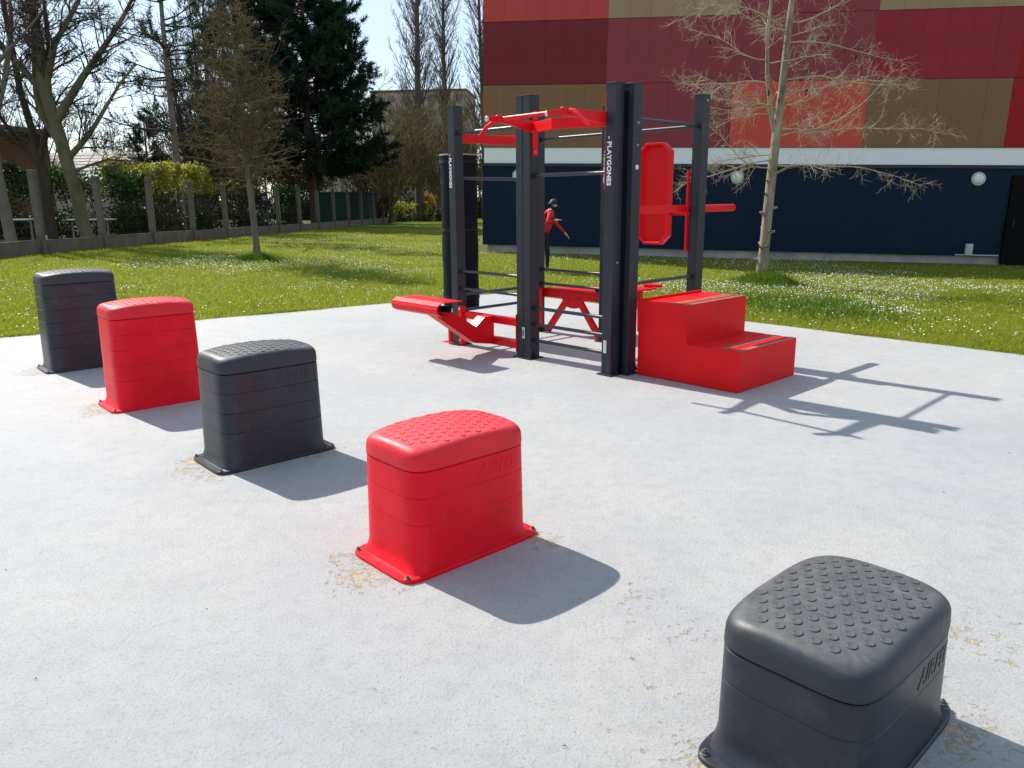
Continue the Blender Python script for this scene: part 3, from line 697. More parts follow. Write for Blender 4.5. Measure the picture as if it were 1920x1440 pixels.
mb = MB(); mb.tube([(-0.15, 2.08, 0.545), (0.06, 2.13, 0.545)], 0.022, 12); rp(mb, 'handle', 0, True)

# back rest and arm bar on the right
br = empty('back_rest_station', (0, 0, 0), 0, rig)
def bp(mb, name, bevel=0.003, smooth=False): return mb.build(name, M['red_paint'], br, smooth, 40 if smooth else None, bevel)
w, z0, z1, c = 0.19, 1.085, 2.075, 0.085
def octo(w, z0, z1, c): return [(-w, z0 + c), (-w + c, z0), (w - c, z0), (w, z0 + c), (w, z1 - c), (w - c, z1), (-w + c, z1), (-w, z1 - c)]
o1 = octo(w, z0, z1, c); o2 = octo(w - 0.022, z0 + 0.022, z1 - 0.022, c - 0.008); o3 = octo(w - 0.045, z0 + 0.045, z1 - 0.045, c - 0.02)
mb = MB(); cx, cy = 0.60, 1.17
mb.loft([[(cx + x, cy + 0.07, z) for x, z in o1], [(cx + x, cy, z) for x, z in o1], [(cx + x, cy, z) for x, z in o2], [(cx + x, cy + 0.05, z) for x, z in o3]]); bp(mb, 'back_rest', 0.003)
mb = MB(); mb.bar((0.6, 1.262, 1.40), (1.06, 1.225, 1.40), 0.03, 0.05); bp(mb, 'bracket')
mb = MB(); mb.box(1.030, 1.040, 0.385, 1.22, 1.405, 1.475); bp(mb, 'arm_plate')
mb = MB(); mb.tube([(1.015, 1.20, 1.44), (1.03, 1.97, 1.44), (1.03, 1.99, 1.44)], [0.036, 0.036, 0.022], 16); bp(mb, 'arm_grip', 0, True)
mb = MB(); mb.box(1.042, 1.058, 1.10, 1.135, 1.03, 1.80); bp(mb, 'mounting_plate')

# ------------------------------------------------------------------ punching bag (hangs from the bracket)
bx, by = rig_xy(-1.50, 0.40)
bag = empty('punching_bag', (bx, by, 0.335), RA); tag(bag, 'tall dark blue padded punching bag hanging behind the left post', 'punching bag')
mb = MB(); rings = []
for k in range(13):
    z = 1.68 * k / 12; r = 0.205 + 0.004 * math.sin(k * 1.7)
    rings.append([(r * math.cos(2 * math.pi * i / 32), r * math.sin(2 * math.pi * i / 32), z) for i in range(32)])
mb.loft(rings); mb.build('cover', M['bag_vinyl'], bag, True, 50)
mb = MB()
for (r, z) in ((0.213, 0.10), (0.213, 0.86), (0.213, 1.60)): mb.loft([[(rr * math.cos(2 * math.pi * i / 32), rr * math.sin(2 * math.pi * i / 32), zz) for i in range(32)] for rr, zz in ((r - 0.01, z), (r, z), (r, z + 0.03), (r - 0.01, z + 0.03))], False, False)
mb.build('strap', M['black_cloth'], bag, True, 40)
mb = MB(); mb.tube([(0, 0, 1.68), (0, 0, 1.695)], 0.212, 32); mb.build('cap', M['bag_cap'], bag, bevel=0.004)

# ------------------------------------------------------------------ step block
sx0, sy0 = 1.124, 6.838
steps = empty('step_block', (sx0, sy0, 0), RA); tag(steps, 'red two-step block beside the doubled front post of the rig', 'steps')
T1h, T2h, SA, SB, SM = 0.665, 0.338, 1.015, 0.945, 0.505
mb = MB(); mb.prism([(0, 0.004), (SA, 0.004), (SA, T2h), (SM, T2h), (SM, T1h), (0, T1h)], lambda p: (p[0], 0, p[1]), lambda p: (p[0], SB, p[1])); mb.build('body', M['red_step'], steps, bevel=0.005)
for (a0, a1, z) in ((SM - 0.055, SM - 0.004, T1h), (SM - 0.19, SM - 0.10, T1h), (SA - 0.055, SA - 0.006, T2h), (SA - 0.20, SA - 0.145, T2h), (SM + 0.01, SM + 0.20, T2h)):
    mb = MB(); mb.box(a0, a1, 0.012, SB - 0.012, z + 0.0005, z + 0.004); mb.build('anti_slip_strip', M['strip'] if a1 - a0 < 0.15 else M['red_step'], steps)
mb = MB(); mb.box(0.02, 0.035, 0.01, SB - 0.01, T1h, T1h + 0.022); mb.build('back_lip', M['red_step'], steps, bevel=0.003)

# small dark bundle left on the rear bench
x, y = rig_xy(-0.16, 1.32)
mb = MB()
for (dx, dy, dz, r) in ((0, 0, 0.04, 0.045), (0.06, 0.02, 0.03, 0.035), (-0.05, 0.01, 0.028, 0.032)):
    rings = []
    for t in np.linspace(-1.4, 1.4, 7): rings.append([(dx + r * math.cos(t) * math.cos(a) * (1 + 0.15 * math.sin(3 * a)), dy + r * math.cos(t) * math.sin(a), dz + r * 0.8 * math.sin(t)) for a in (2 * math.pi * i / 12 for i in range(12))])
    mb.loft(rings)
tag(mb.build('gloves', M['black_cloth'], None, True, None, 0, (x, y, 0.525)), 'pair of small black gloves left on the red bench', 'gloves')

# ------------------------------------------------------------------ trees: tapered tubes grown in a loop, meshed with numpy
class Wood:
    def __init__(s): s.g = {}
    def add(s, pts, rad, n): s.g.setdefault((len(pts), n), []).append((pts, rad))
    def mesh(s, name, mat):
        VV, FF, off = [], [], 0
        for (k, n), lst in s.g.items():
            P = np.array([p for p, r in lst], float); Rr = np.array([r for p, r in lst], float)
            d = P[:, -1] - P[:, 0]; d /= np.linalg.norm(d, axis=1, keepdims=True) + 1e-9
            ref = np.where(np.abs(d[:, 2:3]) < 0.9, np.array([[0, 0, 1.]]), np.array([[1., 0, 0]]))
            x = np.cross(d, ref); x /= np.linalg.norm(x, axis=1, keepdims=True); y = np.cross(d, x)
            a = np.arange(n) * 2 * math.pi / n
            ringv = x[:, None, None, :] * np.cos(a)[None, None, :, None] + y[:, None, None, :] * np.sin(a)[None, None, :, None]
            V = P[:, :, None, :] + ringv * Rr[:, :, None, None]
            m = len(lst); VV.append(V.reshape(-1, 3))
            i = np.arange(k - 1)[:, None] * n; j = np.arange(n)[None, :]; j2 = (j + 1) % n
            q = np.stack([i + j, i + j2, i + n + j2, i + n + j], -1).reshape(-1, 4)
            FF.append((q[None] + (np.arange(m) * k * n)[:, None, None] + off).reshape(-1, 4)); off += m * k * n
        return raw_mesh(name, np.concatenate(VV), np.concatenate(FF), mat, True)
UP = np.array([0, 0, 1.0])
def unit(v): return v / (np.linalg.norm(v) + 1e-9)
def path(p, d, L, segs, wob, trop):
    """a wandering line; trop bends it up (+) or down (-)"""
    pts = [np.array(p, float)]; d = unit(np.array(d, float)); st = L / segs
    for i in range(segs):
        d = unit(d + rng.normal(0, wob, 3) + UP * trop); pts.append(pts[-1] + d * st)
    return pts
def side_dir(d, ang, az=None):
    d = unit(d); o = np.cross(d, UP if abs(d[2]) < 0.95 else np.array([1., 0, 0])); o = unit(o); q = np.cross(d, o)
    az = rng.uniform(0, 2 * math.pi) if az is None else az
    return unit(d * math.cos(ang) + (o * math.cos(az) + q * math.sin(az)) * math.sin(ang))
def limb(W, pts, r0, r1, n):
    k = len(pts); W.add(np.array(pts), np.linspace(r0, r1, k), n)
def twigs(W, pts, r, levels, dens, length, ang, trop, wob, rmin, tip=0.35, start=0.15):
    """children all along a limb, recursively; levels: how many orders more"""
    if levels <= 0: return
    pts = np.array(pts); seg = np.linalg.norm(np.diff(pts, axis=0), axis=1); tot = seg.sum()
    n = max(1, int(tot * dens * rng.uniform(0.8, 1.2)))
    for _ in range(n):
        t = rng.uniform(start, 1.0); s = t * (len(pts) - 1); i = min(int(s), len(pts) - 2); p = pts[i] + (pts[i + 1] - pts[i]) * (s - i)
        d = side_dir(pts[i + 1] - pts[i], rng.normal(ang, 0.2)); L = length * (1 - (1 - tip) * t) * rng.uniform(0.55, 1.2)
        sg = 4 if levels >= 2 else 3
        q = path(p, d, L, sg, wob, trop); rr = max(rmin, r * (1 - 0.7 * t) * 0.5)
        limb(W, q, rr, max(rmin * 0.6, rr * 0.35), 4 if levels >= 2 else 3)
        twigs(W, q, rr, levels - 1, dens * 1.5, length * 0.48, ang, trop, wob, rmin, tip, 0.2)

def tree_thing(name, label, loc, tr, cr, tm, cm, group=None, cat='tree', crown_name='crown'):
    root = empty(name, (loc[0], loc[1], gz(loc[0], loc[1]) - 0.03)); tag(root, label, cat, group)
    link('trunk', tr.mesh('trunk', tm), root); link(crown_name, cr.mesh(crown_name, cm), root); return root

# --- pale bare tree on the lawn at the right (swamp cypress with a forked trunk)
def pale_tree():
    T, Cw = Wood(), Wood()
    main = [np.array(p, float) for p in ((0, 0, 0), (0.03, 0, 0.55), (0.05, 0, 1.2), (0.08, 0, 2.0), (0.12, 0.0, 2.8), (0.17, 0, 3.6), (0.20, 0, 4.4), (0.26, 0.03, 5.3), (0.30, 0, 6.2), (0.33, 0, 7.4), (0.35, 0, 8.6))]
    T.add(np.array(main), np.array([0.118, 0.098, 0.093, 0.09, 0.082, 0.068, 0.058, 0.049, 0.04, 0.03, 0.014]), 14)
    second = [np.array(p, float) for p in ((0.12, 0, 2.75), (-0.02, -0.05, 3.15), (-0.15, -0.08, 3.9), (-0.19, -0.08, 4.6), (-0.14, -0.1, 5.4), (-0.08, -0.1, 6.4), (-0.08, -0.1, 7.4))]
    limb(T, second, 0.050, 0.012, 10)
    for z in (0.72, 0.74, 0.78, 1.0, 1.02, 1.08, 1.32, 1.36, 1.45, 1.7, 1.75, 1.95, 0.45, 0.47):                     # knots and stubs of cut branches
        a = rng.uniform(0, 6.28); p = np.array([0.08 * z / 2, 0, z]); d = np.array([math.cos(a), math.sin(a), 0.15])
        limb(T, [p + d * 0.05, p + d * 0.105, p + d * (0.13 + rng.uniform(0, 0.06))], 0.05, 0.018, 8)
    limb(T, [np.array((0.1, -0.08, 2.08)), np.array((0.3, -0.2, 2.2)), np.array((0.36, -0.22, 2.2))], 0.025, 0.02, 7)
    def at(pts, z):
        pts = np.array(pts); i = np.searchsorted(pts[:, 2], z) - 1; i = min(max(i, 0), len(pts) - 2)
        f = (z - pts[i, 2]) / (pts[i + 1, 2] - pts[i, 2]); return pts[i] + (pts[i + 1] - pts[i]) * f
    spec = [(main, 2.25, 0.05, 2.8), (main, 2.35, 3.0, 2.3), (main, 2.45, 2.8, 1.6), (main, 2.2, 3.3, 1.7), (main, 2.9, 0.1, 3.3), (main, 2.75, -0.1, 2.6), (main, 3.25, 3.3, 2.0), (main, 3.6, 0.2, 3.0), (main, 3.75, -0.35, 2.2), (second, 3.3, 3.1, 1.9), (second, 3.7, 2.8, 1.7), (second, 4.1, 3.4, 1.6),
            (main, 4.4, 0.1, 2.0), (main, 4.75, 0.3, 2.2), (main, 4.6, 3.3, 1.5), (second, 4.8, 3.0, 1.9), (main, 5.3, -0.2, 1.9), (second, 5.3, 3.4, 1.6), (main, 5.8, 0.4, 1.6), (main, 6.1, 3.0, 1.6), (second, 6.0, 2.7, 1.4), (main, 6.8, 0.2, 1.4), (main, 7.0, 3.1, 1.3)]
    for k in range(28): spec.append((main if k % 2 else second, rng.uniform(2.9, 7.2), rng.uniform(0, 6.28), rng.uniform(0.7, 1.6)))
    for pts, z, az, L in spec:
        p = at(pts, z); d = np.array([math.cos(az), math.sin(az) * 0.8 + rng.normal(0, 0.25), rng.uniform(0.0, 0.2) if z > 2.6 else rng.uniform(-0.06, 0.08)])
        q = path(p, d, L * 1.04, 10, 0.12, 0.006); limb(Cw, q, 0.008 + 0.0040 * L, 0.0035, 6)
        twigs(Cw, q, 0.012, 2, 13.0, 0.56, 0.85, 0.03, 0.26, 0.0021, 0.5, 0.12)
    # a few seed clusters still hanging
    root = tree_thing('bare_tree', 'pale bare tree with forked trunk on the lawn before the navy wall', (4.86, 15.23), T, Cw, M['bark_pale'], M['bark_twig'])
    mb = MB()
    for j in range(3): mb.tube([(0.02 * j, 0, 0), (0.02 * j + 0.01, 0, -0.05), (0.02 * j, 0.01, -0.10)], [0.006, 0.013, 0.004], 5)
    cone = mb.mesh('seed_cluster', M['bark_dark'])
    for k in range(12): link('seed_cluster', cone, root, (rng.uniform(-1.6, 2.3), rng.uniform(-0.5, 0.5), rng.uniform(3.2, 5.4)), (0, 0, rng.uniform(0, 6)))
pale_tree()

# --- brown fine-twigged conifer on the lawn at the left (no needles yet)
def brown_conifer():
    T, Cw = Wood(), Wood()
    main = path((0, 0, 0), (0, 0, 1), 5.7, 14, 0.012, 0.02); rad = np.linspace(0.085, 0.012, 15); rad[0] = 0.11
    T.add(np.array(main), rad, 12)
    main = np.array(main)
    for k in range(190):
        t = rng.uniform(0.33, 0.99); s = t * 14; i = min(int(s), 13); p = main[i] + (main[i + 1] - main[i]) * (s - i)
        az = rng.uniform(0, 6.28); L = (1.55 * (1 - (t - 0.33) / 0.67) ** 0.75 + 0.25) * rng.uniform(0.6, 1.15) * (0.6 + 0.4 * min(1, (t - 0.3) / 0.15))
        q = path(p, (math.cos(az), math.sin(az), 0.12), L, 6, 0.09, 0.03); limb(T if k % 3 == 0 else Cw, q, 0.016 * (1 - t) + 0.007, 0.004, 5)
        twigs(Cw, q, 0.008, 2, 11.0, 0.40, 0.95, 0.02, 0.2, 0.0050, 0.5, 0.1)
    tree_thing('bare_conifer', 'slender brown twiggy conifer standing on the lawn inside the fence', (-6.14, 19.06), T, Cw, M['bark_grey'], M['bark_brown'])
brown_conifer()

# --- spreading bare trees behind the fence
def spreading(name, label, loc, limbs, tm, cm, dens=3.2, tw=1.15, rmin=0.0065, levels=3, ang=0.75):
    T, Cw = Wood(), Wood()
    for pts, r0, r1 in limbs:
        pts = [np.array(p, float) for p in pts]
        fine = []
        for a, b in zip(pts[:-1], pts[1:]):
            for f in (0, 0.5): fine.append(a + (b - a) * f + (rng.normal(0, 0.02, 3) if f else 0))
        fine.append(pts[-1]); limb(T, fine, r0, r1, 10)
        if r0 < 0.16: twigs(Cw, fine, r0 * 0.6, levels, dens, tw, ang, 0.025, 0.14, rmin, 0.6, 0.1)
    return tree_thing(name, label, loc, T, Cw, tm, cm, 'bare trees behind the fence')
spreading('bare_tree', 'large bare tree with leaning trunk forking low behind the concrete fence', (-13.35, 25.0),
    [(((0.05, 0, 0), (-0.15, 0, 1.6), (-0.40, 0, 3.0), (-0.62, 0, 4.1), (-0.75, 0, 5.0)), 0.205, 0.17),
     (((-0.45, 0, 3.1), (-1.0, 0.2, 3.9), (-1.1, 0.3, 5.0), (-0.95, 0.3, 6.4), (-0.7, 0.2, 8.2), (-0.5, 0, 10)), 0.15, 0.04),
     (((-0.75, 0, 5.0), (-0.7, 0.1, 6.0), (-0.95, 0.2, 7.4), (-0.9, 0.2, 9.5)), 0.15, 0.04),
     (((-0.5, 0, 3.7), (0.0, 0, 4.35), (0.9, 0.1, 5.5), (1.9, 0.1, 6.7), (2.9, 0, 8.2)), 0.145, 0.03),
     (((-0.3, 0, 2.6), (0.5, -0.1, 3.3), (1.2, -0.1, 4.2), (2.1, 0, 5.3)), 0.10, 0.025),
     (((-0.7, 0, 4.6), (-0.1, -0.2, 5.9), (0.8, -0.3, 7.0), (1.4, -0.3, 8.6)), 0.12, 0.03),
     (((-0.7, 0, 4.5), (-1.6, 0, 5.6), (-2.4, 0.1, 6.7), (-3.0, 0, 8.0)), 0.12, 0.03),
     (((-0.25, 0, 2.2), (0.8, 0.3, 2.6), (1.9, 0.4, 2.5)), 0.05, 0.015)], M['bark_plane'], M['bark_dark'], 4.6, 1.5, 0.008)
spreading('bare_tree', 'bare tree at the far left edge with a straight grey trunk', (-14.55, 23.0),
    [(((0.05, 0, 0), (-0.05, 0, 2.0), (0.0, 0, 4.0), (0.1, 0, 6.0), (0.05, 0, 9.0)), 0.165, 0.05),
     (((0.0, 0, 3.4), (0.5, 0.1, 4.6), (0.9, 0.1, 6.0), (1.1, 0, 8.0)), 0.10, 0.03),
     (((0.0, 0, 3.0), (-0.7, 0, 4.2), (-1.1, 0, 6.0)), 0.10, 0.03),
     (((0.05, 0, 4.5), (0.9, -0.2, 5.3), (1.9, -0.2, 6.2)), 0.08, 0.02)], M['bark_grey'], M['bark_dark'], 4.6, 1.4, 0.008)
spreading('bare_tree', 'dark-trunked bare tree just left of the leaning one behind the fence', (-15.4, 26.5),
    [(((0.1, 0, 0), (0.05, 0, 2.0), (-0.1, 0, 3.6), (-0.35, 0, 6.0), (-0.5, 0, 10.0)), 0.17, 0.06),
     (((0.0, 0, 2.6), (0.5, 0.1, 4.0), (0.7, 0.2, 6.2), (0.8, 0.2, 9.0)), 0.12, 0.04),
     (((0.0, 0, 2.4), (-0.9, 0.1, 3.6), (-1.6, 0.1, 5.0)), 0.09, 0.03)], M['bark_dark'], M['bark_dark'], 4.6, 1.5, 0.008)
spreading('bare_tree', 'dark many-stemmed bare tree right of the slender pine behind the fence', (-13.9, 36.0),
    [(((0, 0, 0), (0.1, 0, 0.9), (0.0, 0, 1.6)), 0.22, 0.18),
     (((0, 0, 1.3), (0.5, 0, 2.6), (1.1, 0, 4.5), (1.4, 0, 7.5)), 0.12, 0.03),
     (((0, 0, 1.3), (-0.4, 0.1, 2.8), (-0.7, 0.1, 5.0), (-0.8, 0, 8.0)), 0.12, 0.03),
     (((0, 0, 1.4), (0.1, 0.2, 3.2), (0.3, 0.2, 6.0), (0.3, 0, 9.5)), 0.13, 0.03),
     (((0.05, 0, 1.2), (1.2, -0.1, 2.0), (2.4, -0.1, 2.7), (3.2, 0, 3.9)), 0.10, 0.03)], M['bark_dark'], M['bark_dark'], 4.6, 1.7, 0.011)

# --- poplars: steep rods all the way up
def poplar(label, loc, H, seed_w=1.0, rw=0.20):
    T, Cw = Wood(), Wood()
    main = np.array(path((0, 0, 0), (0, 0, 1), H, 16, 0.012, 0.03)); limb(T, main, rw, 0.03, 10)
    for k in range(170):
        t = rng.uniform(0.08, 0.97); s = t * 16; i = min(int(s), 15); p = main[i] + (main[i + 1] - main[i]) * (s - i)
        az = rng.uniform(0, 6.28); L = (4.6 * (1 - t) + 1.2) * rng.uniform(0.5, 1.1) * seed_w
        q = path(p, (math.cos(az) * 0.62, math.sin(az) * 0.62, 0.8), L, 7, 0.05, 0.10); limb(Cw, q, 0.045 * (1 - t) + 0.016, 0.008, 5)
        twigs(Cw, q, 0.02, 2, 3.4, 1.1, 0.5, 0.07, 0.1, 0.0105, 0.5, 0.12)
    return tree_thing('poplar', label, loc, T, Cw, M['bark_poplar'], M['bark_poplar'], 'bare poplars beyond the lawn')
poplar('tall bare poplar with thick trunk left of the punching bag', (-6.45, 57), 21, 1.0, 0.36)
poplar('tall bare poplar rising behind the punching bag and left post', (-4.6, 62), 22, 0.85, 0.28)
poplar('tall bare poplar partly hidden by the left edge of the hall', (-1.9, 60), 21, 0.85, 0.26)

# --- pines: needle tufts on whorled branches
def tufts(P, D, n, length, width, spread=0.75):
    """n thin needles fanned around each direction"""
    m = len(P); d = np.repeat(D, n, 0) + rng.normal(0, spread, (m * n, 3)); d /= np.linalg.norm(d, axis=1, keepdims=True)
    o = np.cross(d, rng.normal(0, 1, (m * n, 3))); o /= np.linalg.norm(o, axis=1, keepdims=True) + 1e-9
    b = np.repeat(P, n, 0); L = length * rng.uniform(0.7, 1.2, (m * n, 1)); o *= width
    V = np.stack([b - o * 0.5, b + o * 0.5, b + d * L], 1).reshape(-1, 3); return V, np.arange(len(V)).reshape(-1, 3)
def pine(label, loc, H, rad, low, n_br, tuft_n, nl, nw, tr=0.22, name='pine_tree', lean=(0, 0), sparse=False, bk='bark_red'):
    T, B = Wood(), Wood(); P, D = [], []
    main = np.array(path((0, 0, 0), (lean[0], lean[1], 1), H, 14, 0.012, 0.02)); limb(T, main, tr, 0.03, 10)
    for k in range(n_br):
        t = low + (1 - low) * rng.uniform(0, 1) ** 0.9; s = min(t, 0.995) * 14; i = int(s); i = min(i, 13); p = main[i] + (main[i + 1] - main[i]) * (s - i)
        az = rng.uniform(0, 6.28); f = (1 - t) / (1 - low); L = rad * (0.18 + 0.82 * f ** 0.75) * rng.uniform(0.6, 1.12)
        q = path(p, (math.cos(az), math.sin(az), 0.25 - 0.3 * f), L, 7, 0.07, 0.05); limb(B, q, 0.035 * f + 0.015, 0.01, 5)
        q = np.array(q)
        for j in range(int((5 if not sparse else 3) + L * (6 if not sparse else 2.2))):
            tt = rng.uniform(0.25, 1.0); ss = tt * 7; ii = min(int(ss), 6); pp_ = q[ii] + (q[ii + 1] - q[ii]) * (ss - ii)
            dd = side_dir(q[ii + 1] - q[ii], rng.uniform(0.3, 1.2)); dd = unit(dd + UP * 0.35); l2 = rng.uniform(0.25, 0.75) * (0.6 + 0.4 * f)
            e = pp_ + dd * l2; limb(B, [pp_, e], 0.010, 0.006, 3)
            for a in np.linspace(0.3, 1.0, 4): P.append(pp_ + dd * l2 * a); D.append(dd)
    root = empty(name, (loc[0], loc[1], gz(*loc) - 0.03)); tag(root, label, 'tree', 'pines behind the fence')
    link('trunk', T.mesh('trunk', M[bk]), root); link('branches', B.mesh('branches', M['bark_dark']), root)
    V, F_ = tufts(np.array(P), np.array(D), tuft_n, nl, nw); link('crown', raw_mesh('crown', V, F_, M['needle']), root)
pine('broad dark green pine with a dense crown left of the poplars', (-11.3, 46), 18.0, 4.9, 0.15, 390, 10, 0.30, 0.055, 0.26)
pine('dark pine behind the brown conifer, left of the broad pine', (-15.2, 45), 16.0, 3.0, 0.12, 130, 9, 0.28, 0.05, 0.22)
pine('slender tall pine with sparse crown and bare straight trunk', (-12.8, 31.0), 13.5, 3.4, 0.22, 60, 9, 0.20, 0.026, 0.15, sparse=True, bk='bark_grey')
pine('small dark pine low between the hedge and the roof', (-19.8, 44), 5.6, 1.7, 0.1, 60, 8, 0.2, 0.04, 0.10)
poplar('grey bare poplar behind the brown conifer and the pines', (-21.5, 58), 19, 1.0, 0.25)

# --- twiggy undergrowth trees under the poplars and behind the shed
def shrub_tree(label, loc, H, mat, n=16, dens=3.2, spread=0.5, rmin=0.010, cat='tree', name='bare_shrub_tree', group='twiggy trees behind the fence'):
    T, Cw = Wood(), Wood(); limb(T, path((0, 0, 0), (0, 0, 1), H * 0.18, 3, 0.03, 0), 0.13, 0.10, 8)
    for k in range(n):
        az = rng.uniform(0, 6.28); q = path((0, 0, H * 0.15 * rng.uniform(0.4, 1)), (math.cos(az) * spread, math.sin(az) * spread, 0.8), H * rng.uniform(0.55, 0.9), 8, 0.07, 0.06)
        limb(Cw, q, 0.05, 0.012, 5); twigs(Cw, q, 0.03, 3, dens * 0.45, H * 0.22, 0.6, 0.04, 0.13, rmin, 0.6, 0.2)
    return tree_thing(name, label, loc, T, Cw, M['bark_dark'], M[mat], group)
shrub_tree('olive brown twiggy tree at the foot of the thickest poplar', (-7.9, 52), 9.0, 'bark_olive', 30, 4.6, 0.55, 0.013)
shrub_tree('olive brown twiggy tree just behind the punching bag', (-4.4, 54), 8.6, 'bark_olive', 28, 4.6, 0.5, 0.013)
shrub_tree('dark twiggy tree under the right side of the broad pine', (-9.3, 55), 7.0, 'bark_dark', 22, 4.0, 0.6, 0.013)
shrub_tree('grey twiggy tree above the tiled roof', (-23.0, 58), 8.0, 'bark_grey', 18, 3.4, 0.5, 0.013)
shrub_tree('grey twiggy tree between the leaning tree and the slender pine', (-17.5, 52), 8.0, 'bark_grey', 18, 3.4, 0.5, 0.013)
shrub_tree('dark twiggy tree left of the tiled roof', (-27.5, 46), 9.0, 'bark_dark', 18, 3.4, 0.5, 0.013)
shrub_tree('dense dark twiggy tree between the slender pine and the brown conifer', (-15.2, 40), 9.5, 'bark_dark', 24, 4.2, 0.45, 0.012)

# the wood far behind: one mass of thin bare trees
Wd = Wood()
for k in range(260):
    y = rng.uniform(70, 130); x = rng.uniform(-0.95, 0.02) * y * 0.75 - 3; Hh = rng.uniform(6, 12.0)
    z = 0.0; q = path((x, y, z), (0, 0, 1), Hh * 0.8, 5, 0.05, 0.02); limb(Wd, q, 0.14, 0.03, 5)
    twigs(Wd, q, 0.06, 2, 1.6, Hh * 0.36, 0.65, 0.05, 0.12, 0.016, 0.4, 0.2)
tag(link('distant_wood', Wd.mesh('distant_wood', M['bark_grey'])), 'far-off wood of thin bare trees along the horizon', 'wood', kind='stuff')

# ------------------------------------------------------------------ hedges and shrubs
def leaf_cloud(n, size, sampler):
    P = sampler(n); d = rng.normal(0, 1, (n, 3)); d /= np.linalg.norm(d, axis=1, keepdims=True)
    o = np.cross(d, rng.normal(0, 1, (n, 3))); o /= np.linalg.norm(o, axis=1, keepdims=True)
    L = size * rng.uniform(0.6, 1.3, (n, 1)); w = L * 0.28
    V = np.stack([P, P + d * L * 0.45 + o * w, P + d * L, P + d * L * 0.45 - o * w], 1).reshape(-1, 3)
    return V, np.arange(len(V)).reshape(-1, 4)
def hedge(label, loc, lx, ly, h, mats, n=7000, size=0.13, name='hedge', rz=0.0, cat='hedge', gold_top=0.0):
    root = empty(name, (loc[0], loc[1], gz(*loc) - 0.05), rz); tag(root, label, cat, 'hedge and shrubs behind the fence')
    def sampler(n):
        u = rng.uniform(-1, 1, (n, 3)); q = np.abs(u) ** 0.55 * np.sign(u)
        P = np.stack([q[:, 0] * lx / 2, q[:, 1] * ly / 2, (q[:, 2] + 1) / 2 * h], 1)
        bulge = 0.75 + 0.5 * vnoise(P[:, 0] + loc[0] * 3, P[:, 2] + loc[1], 1.3, 5); P[:, 1] *= bulge
        P[:, 2] *= 0.86 + 0.26 * vnoise(P[:, 0] * 1.2 + loc[0] * 5, P[:, 1], 1.0, 9); return P
    V, F_ = leaf_cloud(n, size, sampler); zc = V.reshape(-1, 4, 3)[:, 0, 2]
    mi = np.where(zc + rng.normal(0, 0.12, n) > h * (1 - gold_top), 1, 0) if len(mats) > 1 else np.zeros(n, int)
    link('foliage', raw_mesh('foliage', V, F_, [M[m] for m in mats], False, mi), root)
    W = Wood()
    for k in range(max(4, int(lx * 2.5))):
        x = rng.uniform(-lx / 2, lx / 2) * 0.9; q = path((x, 0, 0), (rng.normal(0, 0.15), rng.normal(0, 0.1), 1), h * 0.85, 4, 0.1, 0); limb(W, q, 0.025, 0.008, 5)
        twigs(W, q, 0.012, 1, 6, 0.35, 0.8, 0, 0.15, 0.005)
    link('stems', W.mesh('stems', M['bark_dark']), root); return root
hedge('dark evergreen hedge behind the fence at the far left edge', (-17.2, 26.0), 3.0, 1.3, 2.5, ['hedge_dark'], 9000, rz=1.4)
hedge('dark evergreen hedge behind the leaning tree trunk', (-14.9, 29.0), 3.2, 1.4, 2.5, ['hedge_dark', 'hedge_green'], 9000, gold_top=0.25)
hedge('golden-topped hedge behind the fence right of the leaning tree', (-13.6, 29.8), 2.4, 1.3, 2.75, ['hedge_brown', 'hedge_gold'], 9000, gold_top=0.36)
hedge('golden-topped hedge behind the slender pine trunk', (-14.0, 33.5), 2.6, 1.3, 2.75, ['hedge_dark', 'hedge_gold'], 8000, gold_top=0.38)
hedge('dark hedge with yellow tips right of the slender pine', (-13.9, 38.5), 3.4, 1.4, 2.3, ['hedge_dark', 'hedge_gold'], 8000, gold_top=0.2)
hedge('dark green shrub behind the brown conifer trunk', (-12.8, 43.0), 2.8, 1.4, 2.1, ['hedge_dark', 'hedge_green'], 6000, gold_top=0.2)
hedge('light green shrub low behind the fence near the thick poplar', (-7.3, 57.5), 2.8, 1.6, 1.4, ['hedge_green', 'hedge_gold'], 4000, 0.16, gold_top=0.6)
hedge('orange flowering shrub right of the thick poplar', (-5.6, 58.5), 1.4, 1.0, 1.9, ['hedge_green', 'blossom'], 3000, 0.14, gold_top=0.4)
hedge('dark ivy-clad shrub low behind the fence beneath the broad pine', (-10.9, 53), 3.5, 1.5, 1.7, ['hedge_dark', 'hedge_brown'], 5000, gold_top=0.5)

hedge('far dark hedge behind the shed and the pine', (-13.5, 64), 9.0, 2.0, 4.2, ['hedge_dark', 'hedge_brown'], 9000, 0.28, gold_top=0.4)
hedge('far brown hedge behind the thick poplar', (-5.5, 66), 9.0, 2.0, 4.0, ['hedge_brown', 'hedge_dark'], 9000, 0.28, gold_top=0.3)
hedge('far brown thicket left of the tiled roof', (-33.0, 60), 12.0, 2.0, 4.2, ['hedge_brown', 'hedge_dark'], 9000, 0.28, gold_top=0.3)
hedge('far dark thicket right of the tiled roof', (-22.0, 68), 11.0, 2.0, 4.0, ['hedge_dark', 'hedge_brown'], 9000, 0.28, gold_top=0.4)

